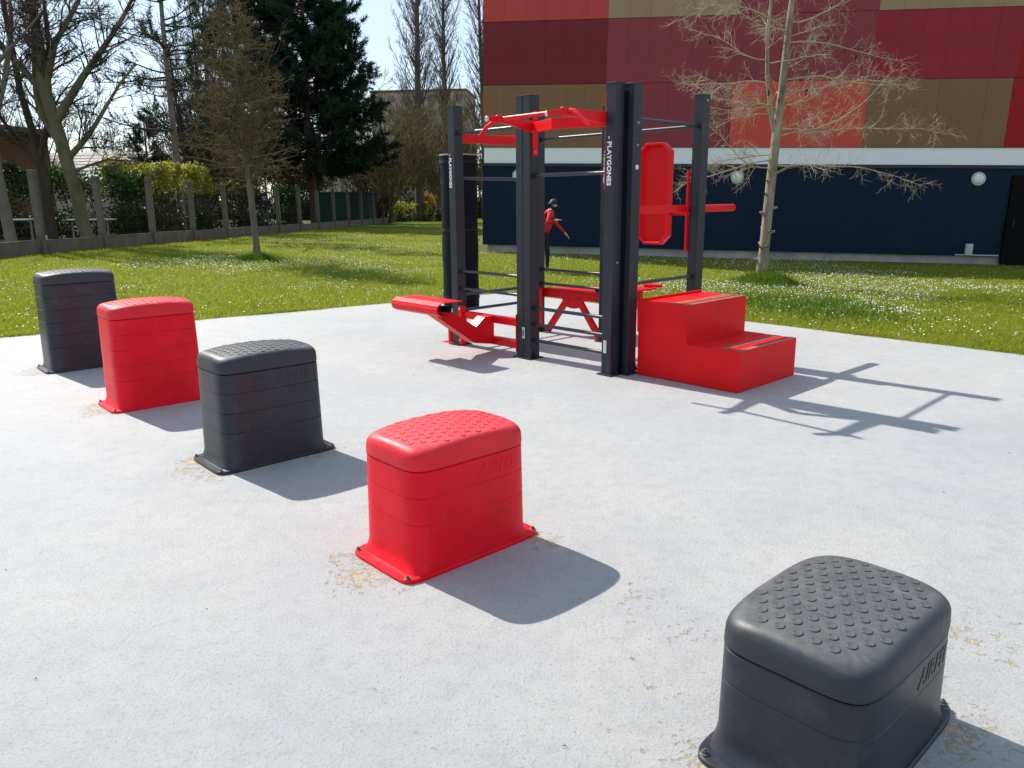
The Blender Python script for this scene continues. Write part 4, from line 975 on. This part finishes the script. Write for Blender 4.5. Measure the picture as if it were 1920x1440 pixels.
# ------------------------------------------------------------------ concrete fence with low wall
fence = empty('concrete_fence', (-11.74, 19.8, 0)); tag(fence, 'long low concrete wall fence with posts and wire along the lawn', 'fence')
FD = np.array([0.0985, 1.0]); SP = 2.552
fpm = {}
for i in range(-2, 18):
    y = 19.8 + SP * i; x = -11.74 + FD[0] * SP * i; z = gz(x + 0.4, y); rx, ry = x + 11.74, y - 19.8
    hgt = 2.02 + random.uniform(-0.05, 0.03)
    mb = MB(); w = 0.085 + random.uniform(-0.006, 0.006)
    mb.prism([(-w, -0.07), (w, -0.07), (w, 0.07), (-w, 0.07)], lambda p: (p[0], p[1], -0.3), lambda p: (p[0] * 0.95 + random.uniform(-.002, .002), p[1] * 0.95, hgt))
    o = mb.build('post', M['concrete'], fence, bevel=0.012, loc=(rx, ry, z)); o.rotation_euler = (R_(random.uniform(-0.7, 0.7)), R_(random.uniform(-1.0, 1.0)), -math.atan(FD[0]))
    if i < 17:
        x2, y2 = rx + FD[0] * SP, ry + SP; z2 = gz(x2 - 11.74 + 0.4, y2 + 19.8)
        d = unit(np.array([FD[0], 1.0])); nrm = np.array([d[1], -d[0]])
        mb = MB(); a = np.array([rx, ry]) + d * 0.065; b = np.array([x2, y2]) - d * 0.065; t = 0.025; top = 0.36 + random.uniform(-0.015, 0.015)
        vs = []
        for (q, zz) in ((a, z), (b, z2)):
            for s in (-t, t):
                for hh in (-0.3, top): vs.append((q[0] + nrm[0] * s, q[1] + nrm[1] * s, zz + hh))
        mb.add(vs, [(0, 1, 3, 2), (4, 6, 7, 5), (0, 4, 5, 1), (2, 3, 7, 6), (1, 5, 7, 3), (0, 2, 6, 4)]); mb.build('wall_panel', M['concrete'], fence, bevel=0.008)
        mb = MB()
        for k in range(7):
            h0 = top + 0.06 + k * 0.25
            mb.tube([(a[0], a[1], z + h0), ((a[0] + b[0]) / 2, (a[1] + b[1]) / 2, (z + z2) / 2 + h0 - 0.006), (b[0], b[1], z2 + h0)], 0.0022, 4, False)
        for k in range(1, 17):
            f = k / 17; c = a + (b - a) * f; zz = z + (z2 - z) * f; mb.tube([(c[0], c[1], zz + top + 0.05), (c[0], c[1], zz + top + 1.57)], 0.0018, 4, False)
        mb.build('wire_mesh', M['wire'], fence)

# ------------------------------------------------------------------ houses and blocks beyond
def tiled_house():
    x, y = -24.6, 48.0; z = gz(x, y); root = empty('tiled_house', (x, y, z), R_(-12)); tag(root, 'small house with a pale tiled roof behind the hedge', 'house')
    mb = MB(); mb.box(-4.5, 4.0, -3, 3, 0, 2.75); mb.build('wall', M['house_wall'], root)
    mb = MB(); mb.box(-4.2, -3.0, -3.04, -3, 1.0, 2.1); w = mb.build('window', M['glass'], root)
    rf = MB(); rf.prism([(-3.5, 2.62), (3.5, 2.62), (0, 4.35)], lambda p: (-4.9, p[0], p[1]), lambda p: (4.4, p[0], p[1])); roof = rf.build('roof', M['tile'], root)
    tm = MB(); tm.box(-0.135, 0.135, -0.25, 0.25, 0.0, 0.03); tme = tm.mesh('tile', M['tile'])
    sl_ = math.atan2(1.73, 3.5)
    for r in range(9):
        for c in range(31):
            yy = -3.45 + r * 0.385; zz = 2.62 + (yy + 3.5) * 1.73 / 3.5 + 0.03
            link('tile', tme, roof, (-4.75 + c * 0.30 + random.uniform(-.01, .01), yy + 0.12, zz + 0.035), (sl_ - 0.06, 0, random.uniform(-.02, .02)))
tiled_house()
def brown_house():
    x, y = -25.2, 36.0; z = gz(x, y); root = empty('timber_house', (x, y, z), R_(-8)); tag(root, 'brown timber building with a flat eave at the left edge', 'building')
    mb = MB(); mb.box(-5, 3.3, -2.5, 2.5, 0, 4.3); mb.build('wall', M['timber'], root)
    for k in range(18): mb = MB(); mb.box(-5, 3.3, -2.53, -2.49, 0.1 + k * 0.235, 0.1 + k * 0.235 + 0.21); mb.build('plank', M['timber'], root)
    mb = MB(); mb.box(-5.4, 3.9, -3.1, 2.9, 4.3, 4.55); mb.build('roof', M['dark_roof'], root, bevel=0.03)
    mb = MB(); mb.box(1.2, 2.4, -2.58, -2.5, 1.2, 2.6); w = mb.build('window', M['glass'], root)
    mb = MB(); mb.tube([(3.4, -2.6, 0), (3.4, -2.6, 4.3)], 0.06, 8); mb.build('downpipe', M['lamp_rim'], root)
brown_house()
def block(name, label, x, y, w, d, h, floors, bays, wall, rz=0.0):
    root = empty(name, (x, y, -0.5), rz); tag(root, label, 'apartment block')
    mb = MB(); mb.box(-w / 2, w / 2, -d / 2, d / 2, 0, h); mb.build('wall', M[wall], root)
    mb = MB(); mb.box(-w / 2 - 0.2, w / 2 + 0.2, -d / 2 - 0.2, d / 2 + 0.2, h, h + 0.5); mb.build('roof', M['dark_roof'], root)
    ww = w / bays * 0.5; fh = h / floors
    mb = MB(); mb.box(-ww / 2, ww / 2, -0.06, 0.0, 0, fh * 0.48); wme = mb.mesh('window', M['glass'])
    mb = MB(); mb.box(-ww / 2 - 0.1, ww / 2 + 0.1, -0.18, 0.0, -0.14, 0.0); sme = mb.mesh('sill', M['house_wall'])
    for f in range(floors):
        for b in range(bays):
            o = link('window', wme, root, (-w / 2 + (b + 0.5) * w / bays, -d / 2 - 0.01, f * fh + fh * 0.32)); link('sill', sme, o)
block('apartment_block', 'distant brownish apartment block behind the poplars', -19.6, 190, 21.5, 14, 25.2, 8, 7, 'tower_wall', R_(-6))
block('apartment_block', 'low distant pale house behind the twiggy trees near the pine', -24.5, 120, 9.0, 8, 6.0, 2, 4, 'house_wall', R_(-5))

def shed():
    x, y = -10.4, 51.0; z = gz(x, y); root = empty('green_shed', (x, y, z)); tag(root, 'dark green corrugated shed behind the fence under the pine', 'shed')
    mb = MB(); mb.box(-1.6, 1.6, -1.2, 1.2, 0, 1.95); mb.build('wall', M['shed_green'], root)
    r = MB(); r.box(-0.05, 0.05, -1.24, -1.2, 0.02, 1.93); rm = r.mesh('rib', M['shed_green'])
    for k in range(15): link('rib', rm, root, (-1.5 + k * 0.214, 0, 0))
    mb = MB(); mb.box(-1.75, 1.75, -1.4, 1.35, 1.95, 2.03); mb.build('roof', M['dark_roof'], root)
shed()
def table(x, y, w, label, rz=0.0):
    root = empty('outdoor_table', (x, y, gz(x, y)), rz); tag(root, label, 'table', 'grey tables behind the fence')
    mb = MB(); mb.box(-w / 2, w / 2, -0.3, 0.3, 0.70, 0.745); mb.build('top', M['bench_grey'], root, bevel=0.006)
    for sx in (-1, 1): mb = MB(); mb.tube([(sx * w * 0.38, 0, 0), (sx * w * 0.38, 0, 0.70)], 0.03, 8); mb.build('leg', M['bench_grey'], root)
table(-14.9, 24.2, 0.8, 'small grey table behind the fence, left of the second fence post')
table(-13.7, 25.9, 1.5, 'long grey table behind the fence beside the leaning tree trunk')
table(-13.5, 32.0, 0.9, 'grey table behind the fence below the slender pine')

# ------------------------------------------------------------------ people on the lawn
def person(label, loc, rz, J, mats, hair='hair', mask=False, group=None):
    """J: joint -> position (local metres, +x is the way the body faces, z up). mats: bone group -> material"""
    rad = dict(pelvis=(0.125, 0.155), waist=(0.105, 0.135), chest=(0.115, 0.165), collar=(0.09, 0.12), neck=0.052, jaw=(0.072, 0.066), skull=(0.094, 0.078), crown=(0.06, 0.055))
    order = ['pelvis', 'waist', 'chest', 'collar', 'neck', 'jaw', 'skull', 'crown']
    bones = [(a, b) for a, b in zip(order[:-1], order[1:])]
    for s in 'lr':
        for k, r in (('hip', 0.088), ('knee', 0.058), ('ankle', 0.040), ('ball', 0.036), ('toe', 0.028), ('shoulder', 0.062), ('elbow', 0.043), ('wrist', 0.028), ('palm', (0.020, 0.036)), ('knuck', (0.014, 0.036))): rad[s + k] = r
        bones += [('pelvis', s + 'hip'), (s + 'hip', s + 'knee'), (s + 'knee', s + 'ankle'), (s + 'ankle', s + 'ball'), (s + 'ball', s + 'toe'), ('collar', s + 'shoulder'), (s + 'shoulder', s + 'elbow'), (s + 'elbow', s + 'wrist'), (s + 'wrist', s + 'palm'), (s + 'palm', s + 'knuck')]
        w, e = Vector(J[s + 'wrist']), Vector(J[s + 'elbow']); d = (w - e).normalized()
        hd = (d + Vector((0.05, 0, -0.15))).normalized(); J[s + 'palm'] = tuple(w + hd * 0.05); J[s + 'knuck'] = tuple(w + hd * 0.095)
        a, t = Vector(J[s + 'ankle']), Vector(J[s + 'toe']); J[s + 'ball'] = tuple(a.lerp(t, 0.55) + Vector((0, 0, -0.012)))
    names = list(rad); idx = {n: i for i, n in enumerate(names)}
    me = bpy.data.meshes.new('skeleton'); me.from_pydata([J[n] for n in names], [(idx[a], idx[b]) for a, b in bones], [])
    ob = bpy.data.objects.new('skeleton', me); col.objects.link(ob)
    sk = ob.modifiers.new('skin', 'SKIN'); sk.use_smooth_shade = True
    for n in names:
        v = me.skin_vertices[0].data[idx[n]]; r = rad[n]; v.radius = r if isinstance(r, tuple) else (r, r); v.use_root = (n == 'pelvis')
    ss = ob.modifiers.new('sub', 'SUBSURF'); ss.levels = 2; ss.render_levels = 2
    dg = bpy.context.evaluated_depsgraph_get(); em = bpy.data.meshes.new_from_object(ob.evaluated_get(dg)); bpy.data.objects.remove(ob)
    mlist = []; 
    def mid(mn):
        if mn not in mlist: mlist.append(mn)
        return mlist.index(mn)
    def bone_mat(a, b):
        key = (b if b not in ('pelvis',) else a).lstrip('lr') if b[1:] in ('hip', 'knee', 'ankle', 'ball', 'toe', 'shoulder', 'elbow', 'wrist', 'palm', 'knuck') else b
        g = {'waist': 'top', 'chest': 'top', 'collar': 'top', 'neck': 'skin', 'jaw': 'face', 'skull': 'skin', 'crown': 'hair', 'hip': 'leg', 'knee': 'leg', 'ankle': 'leg', 'ball': 'shoe', 'toe': 'shoe', 'shoulder': 'top', 'elbow': 'top', 'wrist': 'sleeve', 'palm': 'skin', 'knuck': 'skin'}[b[1:] if b[0] in 'lr' and b[1:] in ('hip', 'knee', 'ankle', 'ball', 'toe', 'shoulder', 'elbow', 'wrist', 'palm', 'knuck') else b]
        return mats[g]
    segs = [(np.array(J[a]), np.array(J[b]), mid(bone_mat(a, b))) for a, b in bones]
    segs.append((np.array(J['pelvis']) + [0, 0, -0.02], np.array(J['pelvis']) - [0, 0, 0.10], mid(mats['leg'])))
    mb = MB(); vs = [tuple(v.co) for v in em.vertices]
    for p in em.polygons:
        c = np.mean([vs[i] for i in p.vertices], axis=0); best = (9, 0)
        for a, b, m in segs:
            ab = b - a; t = np.clip(np.dot(c - a, ab) / (ab @ ab + 1e-9), 0, 1); dd = np.linalg.norm(c - a - ab * t)
            if dd < best[0]: best = (dd, m)
        mb.f.append(tuple(p.vertices)); mb.m.append(best[1])
    mb.v = vs
    for s in 'lr':                                          # five fingers rooted in the palm
        w, k = Vector(J[s + 'wrist']), Vector(J[s + 'knuck']); d = (k - w).normalized(); side = d.cross(Vector((0, 0, 1)));  side = side.normalized() if side.length > 0.1 else Vector((0, 1, 0))
        nrm = side.cross(d)
        for off, L in ((-0.027, 0.060), (-0.009, 0.078), (0.009, 0.084), (0.027, 0.076)):
            p0 = k + side * off - d * 0.012; p1 = p0 + d * L * 0.5 + side * off * 0.1; p2 = p1 + (d * 0.8 - nrm * 0.45).normalized() * L * 0.5
            mb.tube([p0, p1, p2], [0.009, 0.0085, 0.006], 6, True, mid(mats['skin']))
        p0 = w + d * 0.035 + side * 0.030; p1 = p0 + (d * 0.6 + side * 0.7).normalized() * 0.035; p2 = p1 + (d * 0.9 + side * 0.25).normalized() * 0.03
        mb.tube([p0, p1, p2], [0.011, 0.010, 0.007], 6, True, mid(mats['skin']))
    # nose and ears
    j, c = Vector(J['jaw']), Vector(J['skull']); upv = (Vector(J['crown']) - j).normalized(); fwd = Vector((1, 0, 0)); fwd = (fwd - upv * fwd.dot(upv)).normalized(); sd = upv.cross(fwd)
    n0 = j.lerp(c, 0.55) + fwd * 0.075; mb.tube([n0 + upv * 0.03, n0 + fwd * 0.014, n0 + fwd * 0.018 - upv * 0.018, n0 - upv * 0.024], [0.006, 0.011, 0.013, 0.006], 6, True, mid(mats['face']))
    for s in (-1, 1): e0 = j.lerp(c, 0.55) + sd * s * 0.076; mb.tube([e0 + upv * 0.028, e0 + sd * s * 0.01, e0 - upv * 0.028], [0.008, 0.014, 0.008], 6, True, mid(mats['skin']))
    root = empty('person', loc, rz); tag(root, label, 'person', group)
    link('body', mb.mesh('body', [M[m] for m in mlist], True), root)
    hb = MB(); cc = c + upv * 0.035 - fwd * 0.012; rings = []
    for t in np.linspace(-0.35, 1.5, 8):
        rings.append([tuple(cc + upv * (0.088 * math.sin(t)) + (fwd * math.cos(a) * 0.099 + sd * math.sin(a) * 0.085) * max(0.05, math.cos(t)) - (fwd * 0.03 if t < 0 else fwd * 0)) for a in (2 * math.pi * i / 14 for i in range(14))])
    hb.loft(rings); hb.build('hair', M[hair], root, True)
    if mask:
        k = MB(); m0 = j.lerp(c, 0.2); rings = []
        for t in np.linspace(-1.2, 1.2, 6): rings.append([tuple(m0 + upv * (0.065 * math.sin(t)) + (fwd * (math.cos(a) * 0.095) + sd * math.sin(a) * 0.078) * max(0.3, math.cos(t))) for a in (2 * math.pi * i / 14 for i in range(14))])
        k.loft(rings); k.build('face_cover', M['black_cloth'], root, True)
    return root
# striding to the right, leaning forward, left forearm across the chest, right arm reaching down
PX, PY = 0.68, 16.9
person('person in red top and black trousers lunging to the right on the lawn', (PX, PY, gz(PX, PY) + 0.01), R_(8),
    dict(pelvis=(0.00, 0, 0.80), waist=(0.05, 0, 0.93), chest=(0.11, 0, 1.10), collar=(0.17, 0, 1.24), neck=(0.20, 0, 1.31), jaw=(0.255, -0.01, 1.35), skull=(0.255, -0.01, 1.42), crown=(0.25, -0.01, 1.49),
         lhip=(0.02, 0.09, 0.76), lknee=(0.13, 0.10, 0.43), lankle=(0.12, 0.10, 0.09), ltoe=(0.28, 0.10, 0.03),
         rhip=(-0.02, -0.09, 0.76), rknee=(-0.25, -0.10, 0.46), rankle=(-0.50, -0.10, 0.16), rtoe=(-0.42, -0.10, 0.03),
         lshoulder=(0.15, 0.17, 1.22), lelbow=(0.34, 0.24, 1.02), lwrist=(0.53, 0.22, 0.82),
         rshoulder=(0.13, -0.17, 1.21), relbow=(0.05, -0.30, 1.06), rwrist=(0.20, -0.30, 1.10)),
    dict(top='red_shirt', sleeve='red_shirt', skin='skin', face='black_cloth', hair='hair', leg='black_cloth', shoe='shoe'), mask=True)
P2x, P2y = 0.50, 17.35
person('person in dark clothes mostly hidden behind the grey front post', (P2x, P2y, gz(P2x, P2y) + 0.01), R_(-20),
    dict(pelvis=(0, 0, 0.84), waist=(0, 0, 0.98), chest=(0.02, 0, 1.16), collar=(0.02, 0, 1.31), neck=(0.03, 0, 1.38), jaw=(0.06, 0, 1.43), skull=(0.05, 0, 1.50), crown=(0.04, 0, 1.57),
         lhip=(0, 0.09, 0.80), lknee=(0.03, 0.10, 0.45), lankle=(0, 0.10, 0.09), ltoe=(0.16, 0.11, 0.03), rhip=(0, -0.09, 0.80), rknee=(0.03, -0.10, 0.45), rankle=(0, -0.10, 0.09), rtoe=(0.16, -0.11, 0.03),
         lshoulder=(0.01, 0.18, 1.29), lelbow=(0.0, 0.24, 1.03), lwrist=(0.12, 0.22, 0.82), rshoulder=(0.01, -0.18, 1.29), relbow=(0.05, -0.26, 1.03), rwrist=(0.28, -0.22, 0.86)),
    dict(top='black_cloth', sleeve='black_cloth', skin='skin', face='skin', hair='hair', leg='black_cloth', shoe='shoe'))
person('person in dark jacket standing behind the fence by the brown conifer', (-12.6, 41.0, gz(-12.6, 41.0)), R_(-70),
    dict(pelvis=(0, 0, 0.93), waist=(0, 0, 1.08), chest=(0, 0, 1.28), collar=(0, 0, 1.44), neck=(0.01, 0, 1.52), jaw=(0.03, 0, 1.58), skull=(0.02, 0, 1.65), crown=(0.01, 0, 1.73),
         lhip=(0, 0.09, 0.88), lknee=(0.02, 0.10, 0.49), lankle=(0, 0.10, 0.09), ltoe=(0.16, 0.12, 0.03), rhip=(0, -0.09, 0.88), rknee=(0.02, -0.10, 0.49), rankle=(0, -0.10, 0.09), rtoe=(0.16, -0.12, 0.03),
         lshoulder=(0, 0.19, 1.42), lelbow=(-0.02, 0.25, 1.14), lwrist=(0.10, 0.20, 0.95), rshoulder=(0, -0.19, 1.42), relbow=(0.02, -0.25, 1.15), rwrist=(0.20, -0.12, 1.18)),
    dict(top='navy_cloth', sleeve='navy_cloth', skin='skin', face='skin', hair='hair', leg='grey_cloth', shoe='black_cloth'))

# ------------------------------------------------------------------ grass and daisies on the lawn
def lawn_points(n, ymin=7.0, ymax=46.0, power=1.5):
    """scatter over the lawn, thinning out with distance"""
    u = rng.uniform(0, 1, n); a = 1 - power; Y = (ymin ** a + u * (ymax ** a - ymin ** a)) ** (1 / a)
    X = rng.uniform(-1, 1, n) * (Y * 0.80 + 2.0)
    e = edge_dist(X, Y); fx = -11.70 + 0.0985 * (Y - 19.8); df = (X - BL[0]) * BN[0] + (Y - BL[1]) * BN[1]
    ok = (e > -0.02) & (X > fx) & ((df > 0.25) | (X < -1.0)) & (X < 19)
    return X[ok], Y[ok]
def lush(X, Y):
    """taller, darker growth round the tree feet and in a drift near the steps"""
    t1 = np.exp(-(((X - 4.95) / 0.42) ** 2 + ((Y - 15.1) / 0.5) ** 2))
    t2 = np.exp(-(((X + 6.05) / 0.45) ** 2 + ((Y - 18.95) / 0.35) ** 2)) * 0.8
    drift = np.exp(-(((X - 4.35) / 1.0) ** 2 + ((Y - 11.6) / 1.7) ** 2)) * 0.60 * (0.3 + vnoise(X, Y, 2.2, 21))
    return np.clip(t1 * 1.2 + t2 + drift, 0, 1.2)
X, Y = lawn_points(620000)
lu = lush(X, Y); e = edge_dist(X, Y)
lush_sel = rng.uniform(0, 1, len(X)) < np.clip(lu * 1.2, 0, 0.9)
def blades(X, Y, hgt, wid, name, mat, label, lean=0.35):
    n = len(X); Z = ground_z(X, Y) - 0.004; a = rng.uniform(0, 6.28, n); b = rng.uniform(0, 6.28, n); l = hgt * lean * rng.uniform(0.2, 1.6, n)
    base = np.stack([X, Y, Z], 1); o = np.stack([np.cos(a) * wid, np.sin(a) * wid, np.zeros(n)], 1)
    tip = base + np.stack([np.cos(b) * l, np.sin(b) * l, hgt], 1); V = np.stack([base - o, base + o, tip], 1).reshape(-1, 3)
    tag(link(name, raw_mesh(name, V, np.arange(len(V)).reshape(-1, 3), mat)), label, 'grass', kind='stuff')
s = ~lush_sel
patch = vnoise(X, Y, 0.9, 2) * 0.6 + vnoise(X, Y, 3.1, 4) * 0.4
blades(X[s], Y[s], (0.028 + 0.035 * patch[s]) * rng.uniform(0.6, 1.4, s.sum()), 0.0022 + 0.00028 * Y[s], 'grass', M['grass'], 'short sunlit grass of the lawn', 0.8)
# ragged fringe leaning over the slab's rim
te = np.concatenate([rng.uniform(0, 9, 9000), rng.uniform(0, 9, 9000)]); oe = rng.uniform(-0.03, 0.10, 18000); ln = vnoise(te, te * 0 + np.arange(18000) // 9000, 1.7, 31)
left = np.arange(18000) < 9000
ex_ = np.where(left, CN[0] + DL[0] * te + NL[0] * oe, CN[0] + DR[0] * te + NR[0] * oe); ey_ = np.where(left, CN[1] + DL[1] * te + NL[1] * oe, CN[1] + DR[1] * te + NR[1] * oe)
kk = ln + rng.uniform(-0.3, 0.3, 18000) > 0.45
blades(ex_[kk], ey_[kk], (0.03 + 0.06 * ln[kk]) * rng.uniform(0.5, 1.3, kk.sum()), np.full(kk.sum(), 0.0045), 'edge_grass', M['grass'], 'ragged grass fringe along the rim of the slab', 0.9)
s = lush_sel
xs = np.concatenate([X[s], rng.normal(4.95, 0.30, 5000), rng.normal(-6.05, 0.28, 2500)]); ys = np.concatenate([Y[s], rng.normal(15.05, 0.33, 5000), rng.normal(18.9, 0.25, 2500)])
keep = edge_dist(xs, ys) > 0.03; xs, ys = xs[keep], ys[keep]; ll = lush(xs, ys)
blades(xs, ys, (0.06 + 0.20 * np.clip(ll, 0, 1)) * rng.uniform(0.5, 1.3, len(xs)), 0.004 + 0.00028 * ys, 'tall_grass', M['grass_tall'], 'taller dark green grass round the tree feet and near the steps', 0.6)
# daisies in drifts
X, Y = lawn_points(190000, 8.5, 40, 1.15)
den = sstep(0.50, 0.70, vnoise(X, Y, 0.28, 11) * 0.55 + vnoise(X, Y, 0.9, 12) * 0.30 + vnoise(X, Y, 3.0, 13) * 0.22) * sstep(0.6, 2.5, edge_dist(X, Y)) * (1 - np.clip(lush(X, Y) * 1.5, 0, 1))
den = np.maximum(den, 0.07) * np.clip((X + 11.7 - 0.0985 * (Y - 19.8)) / 4, 0.05, 1)
k = rng.uniform(0, 1, len(X)) < den * 0.85; X, Y = X[k], Y[k]; n = len(X)
Z = ground_z(X, Y) + rng.uniform(0.035, 0.065, n); r = rng.uniform(0.0062, 0.0105, n)
c = np.stack([X, Y, Z], 1); tilt = rng.normal(0, 0.30, (n, 2)); ang = np.arange(6) * math.pi / 3
ring = np.stack([c + np.stack([np.cos(a) * r, np.sin(a) * r, (np.cos(a) * tilt[:, 0] + np.sin(a) * tilt[:, 1]) * r], 1) for a in ang], 1)
tag(link('daisies', raw_mesh('daisies', ring.reshape(-1, 3), np.arange(n * 6).reshape(-1, 6), M['daisy'])), 'countless white daisies scattered in drifts over the lawn', 'flowers', kind='stuff')
# fallen twigs and leaf scraps on the slab and lawn
mb = MB()
for (x, y) in [(3.05, 4.55), (-1.6, 2.3), (-1.2, 2.75), (0.4, 2.4), (-0.9, 6.9), (0.9, 3.6), (1.25, 2.95), (-2.2, 3.1), (2.3, 3.9), (-3.2, 4.2), (0.15, 1.95)] + [(random.uniform(-4, 4), random.uniform(1.6, 8)) for _ in range(10)]:
    a = random.uniform(0, 6.28); L = random.uniform(0.003, 0.011)
    mb.tube([(x, y, 0.004), (x + math.cos(a) * L, y + math.sin(a) * L, 0.007), (x + math.cos(a + 0.5) * L * 2, y + math.sin(a + 0.5) * L * 2, 0.004)], [0.0008, random.uniform(0.0012, 0.0024), 0.0008], 4)
tag(mb.build('leaf_scraps', M['bark_dark']), 'tiny dark leaf scraps and twigs strewn on the grey slab', 'leaf litter', kind='stuff')
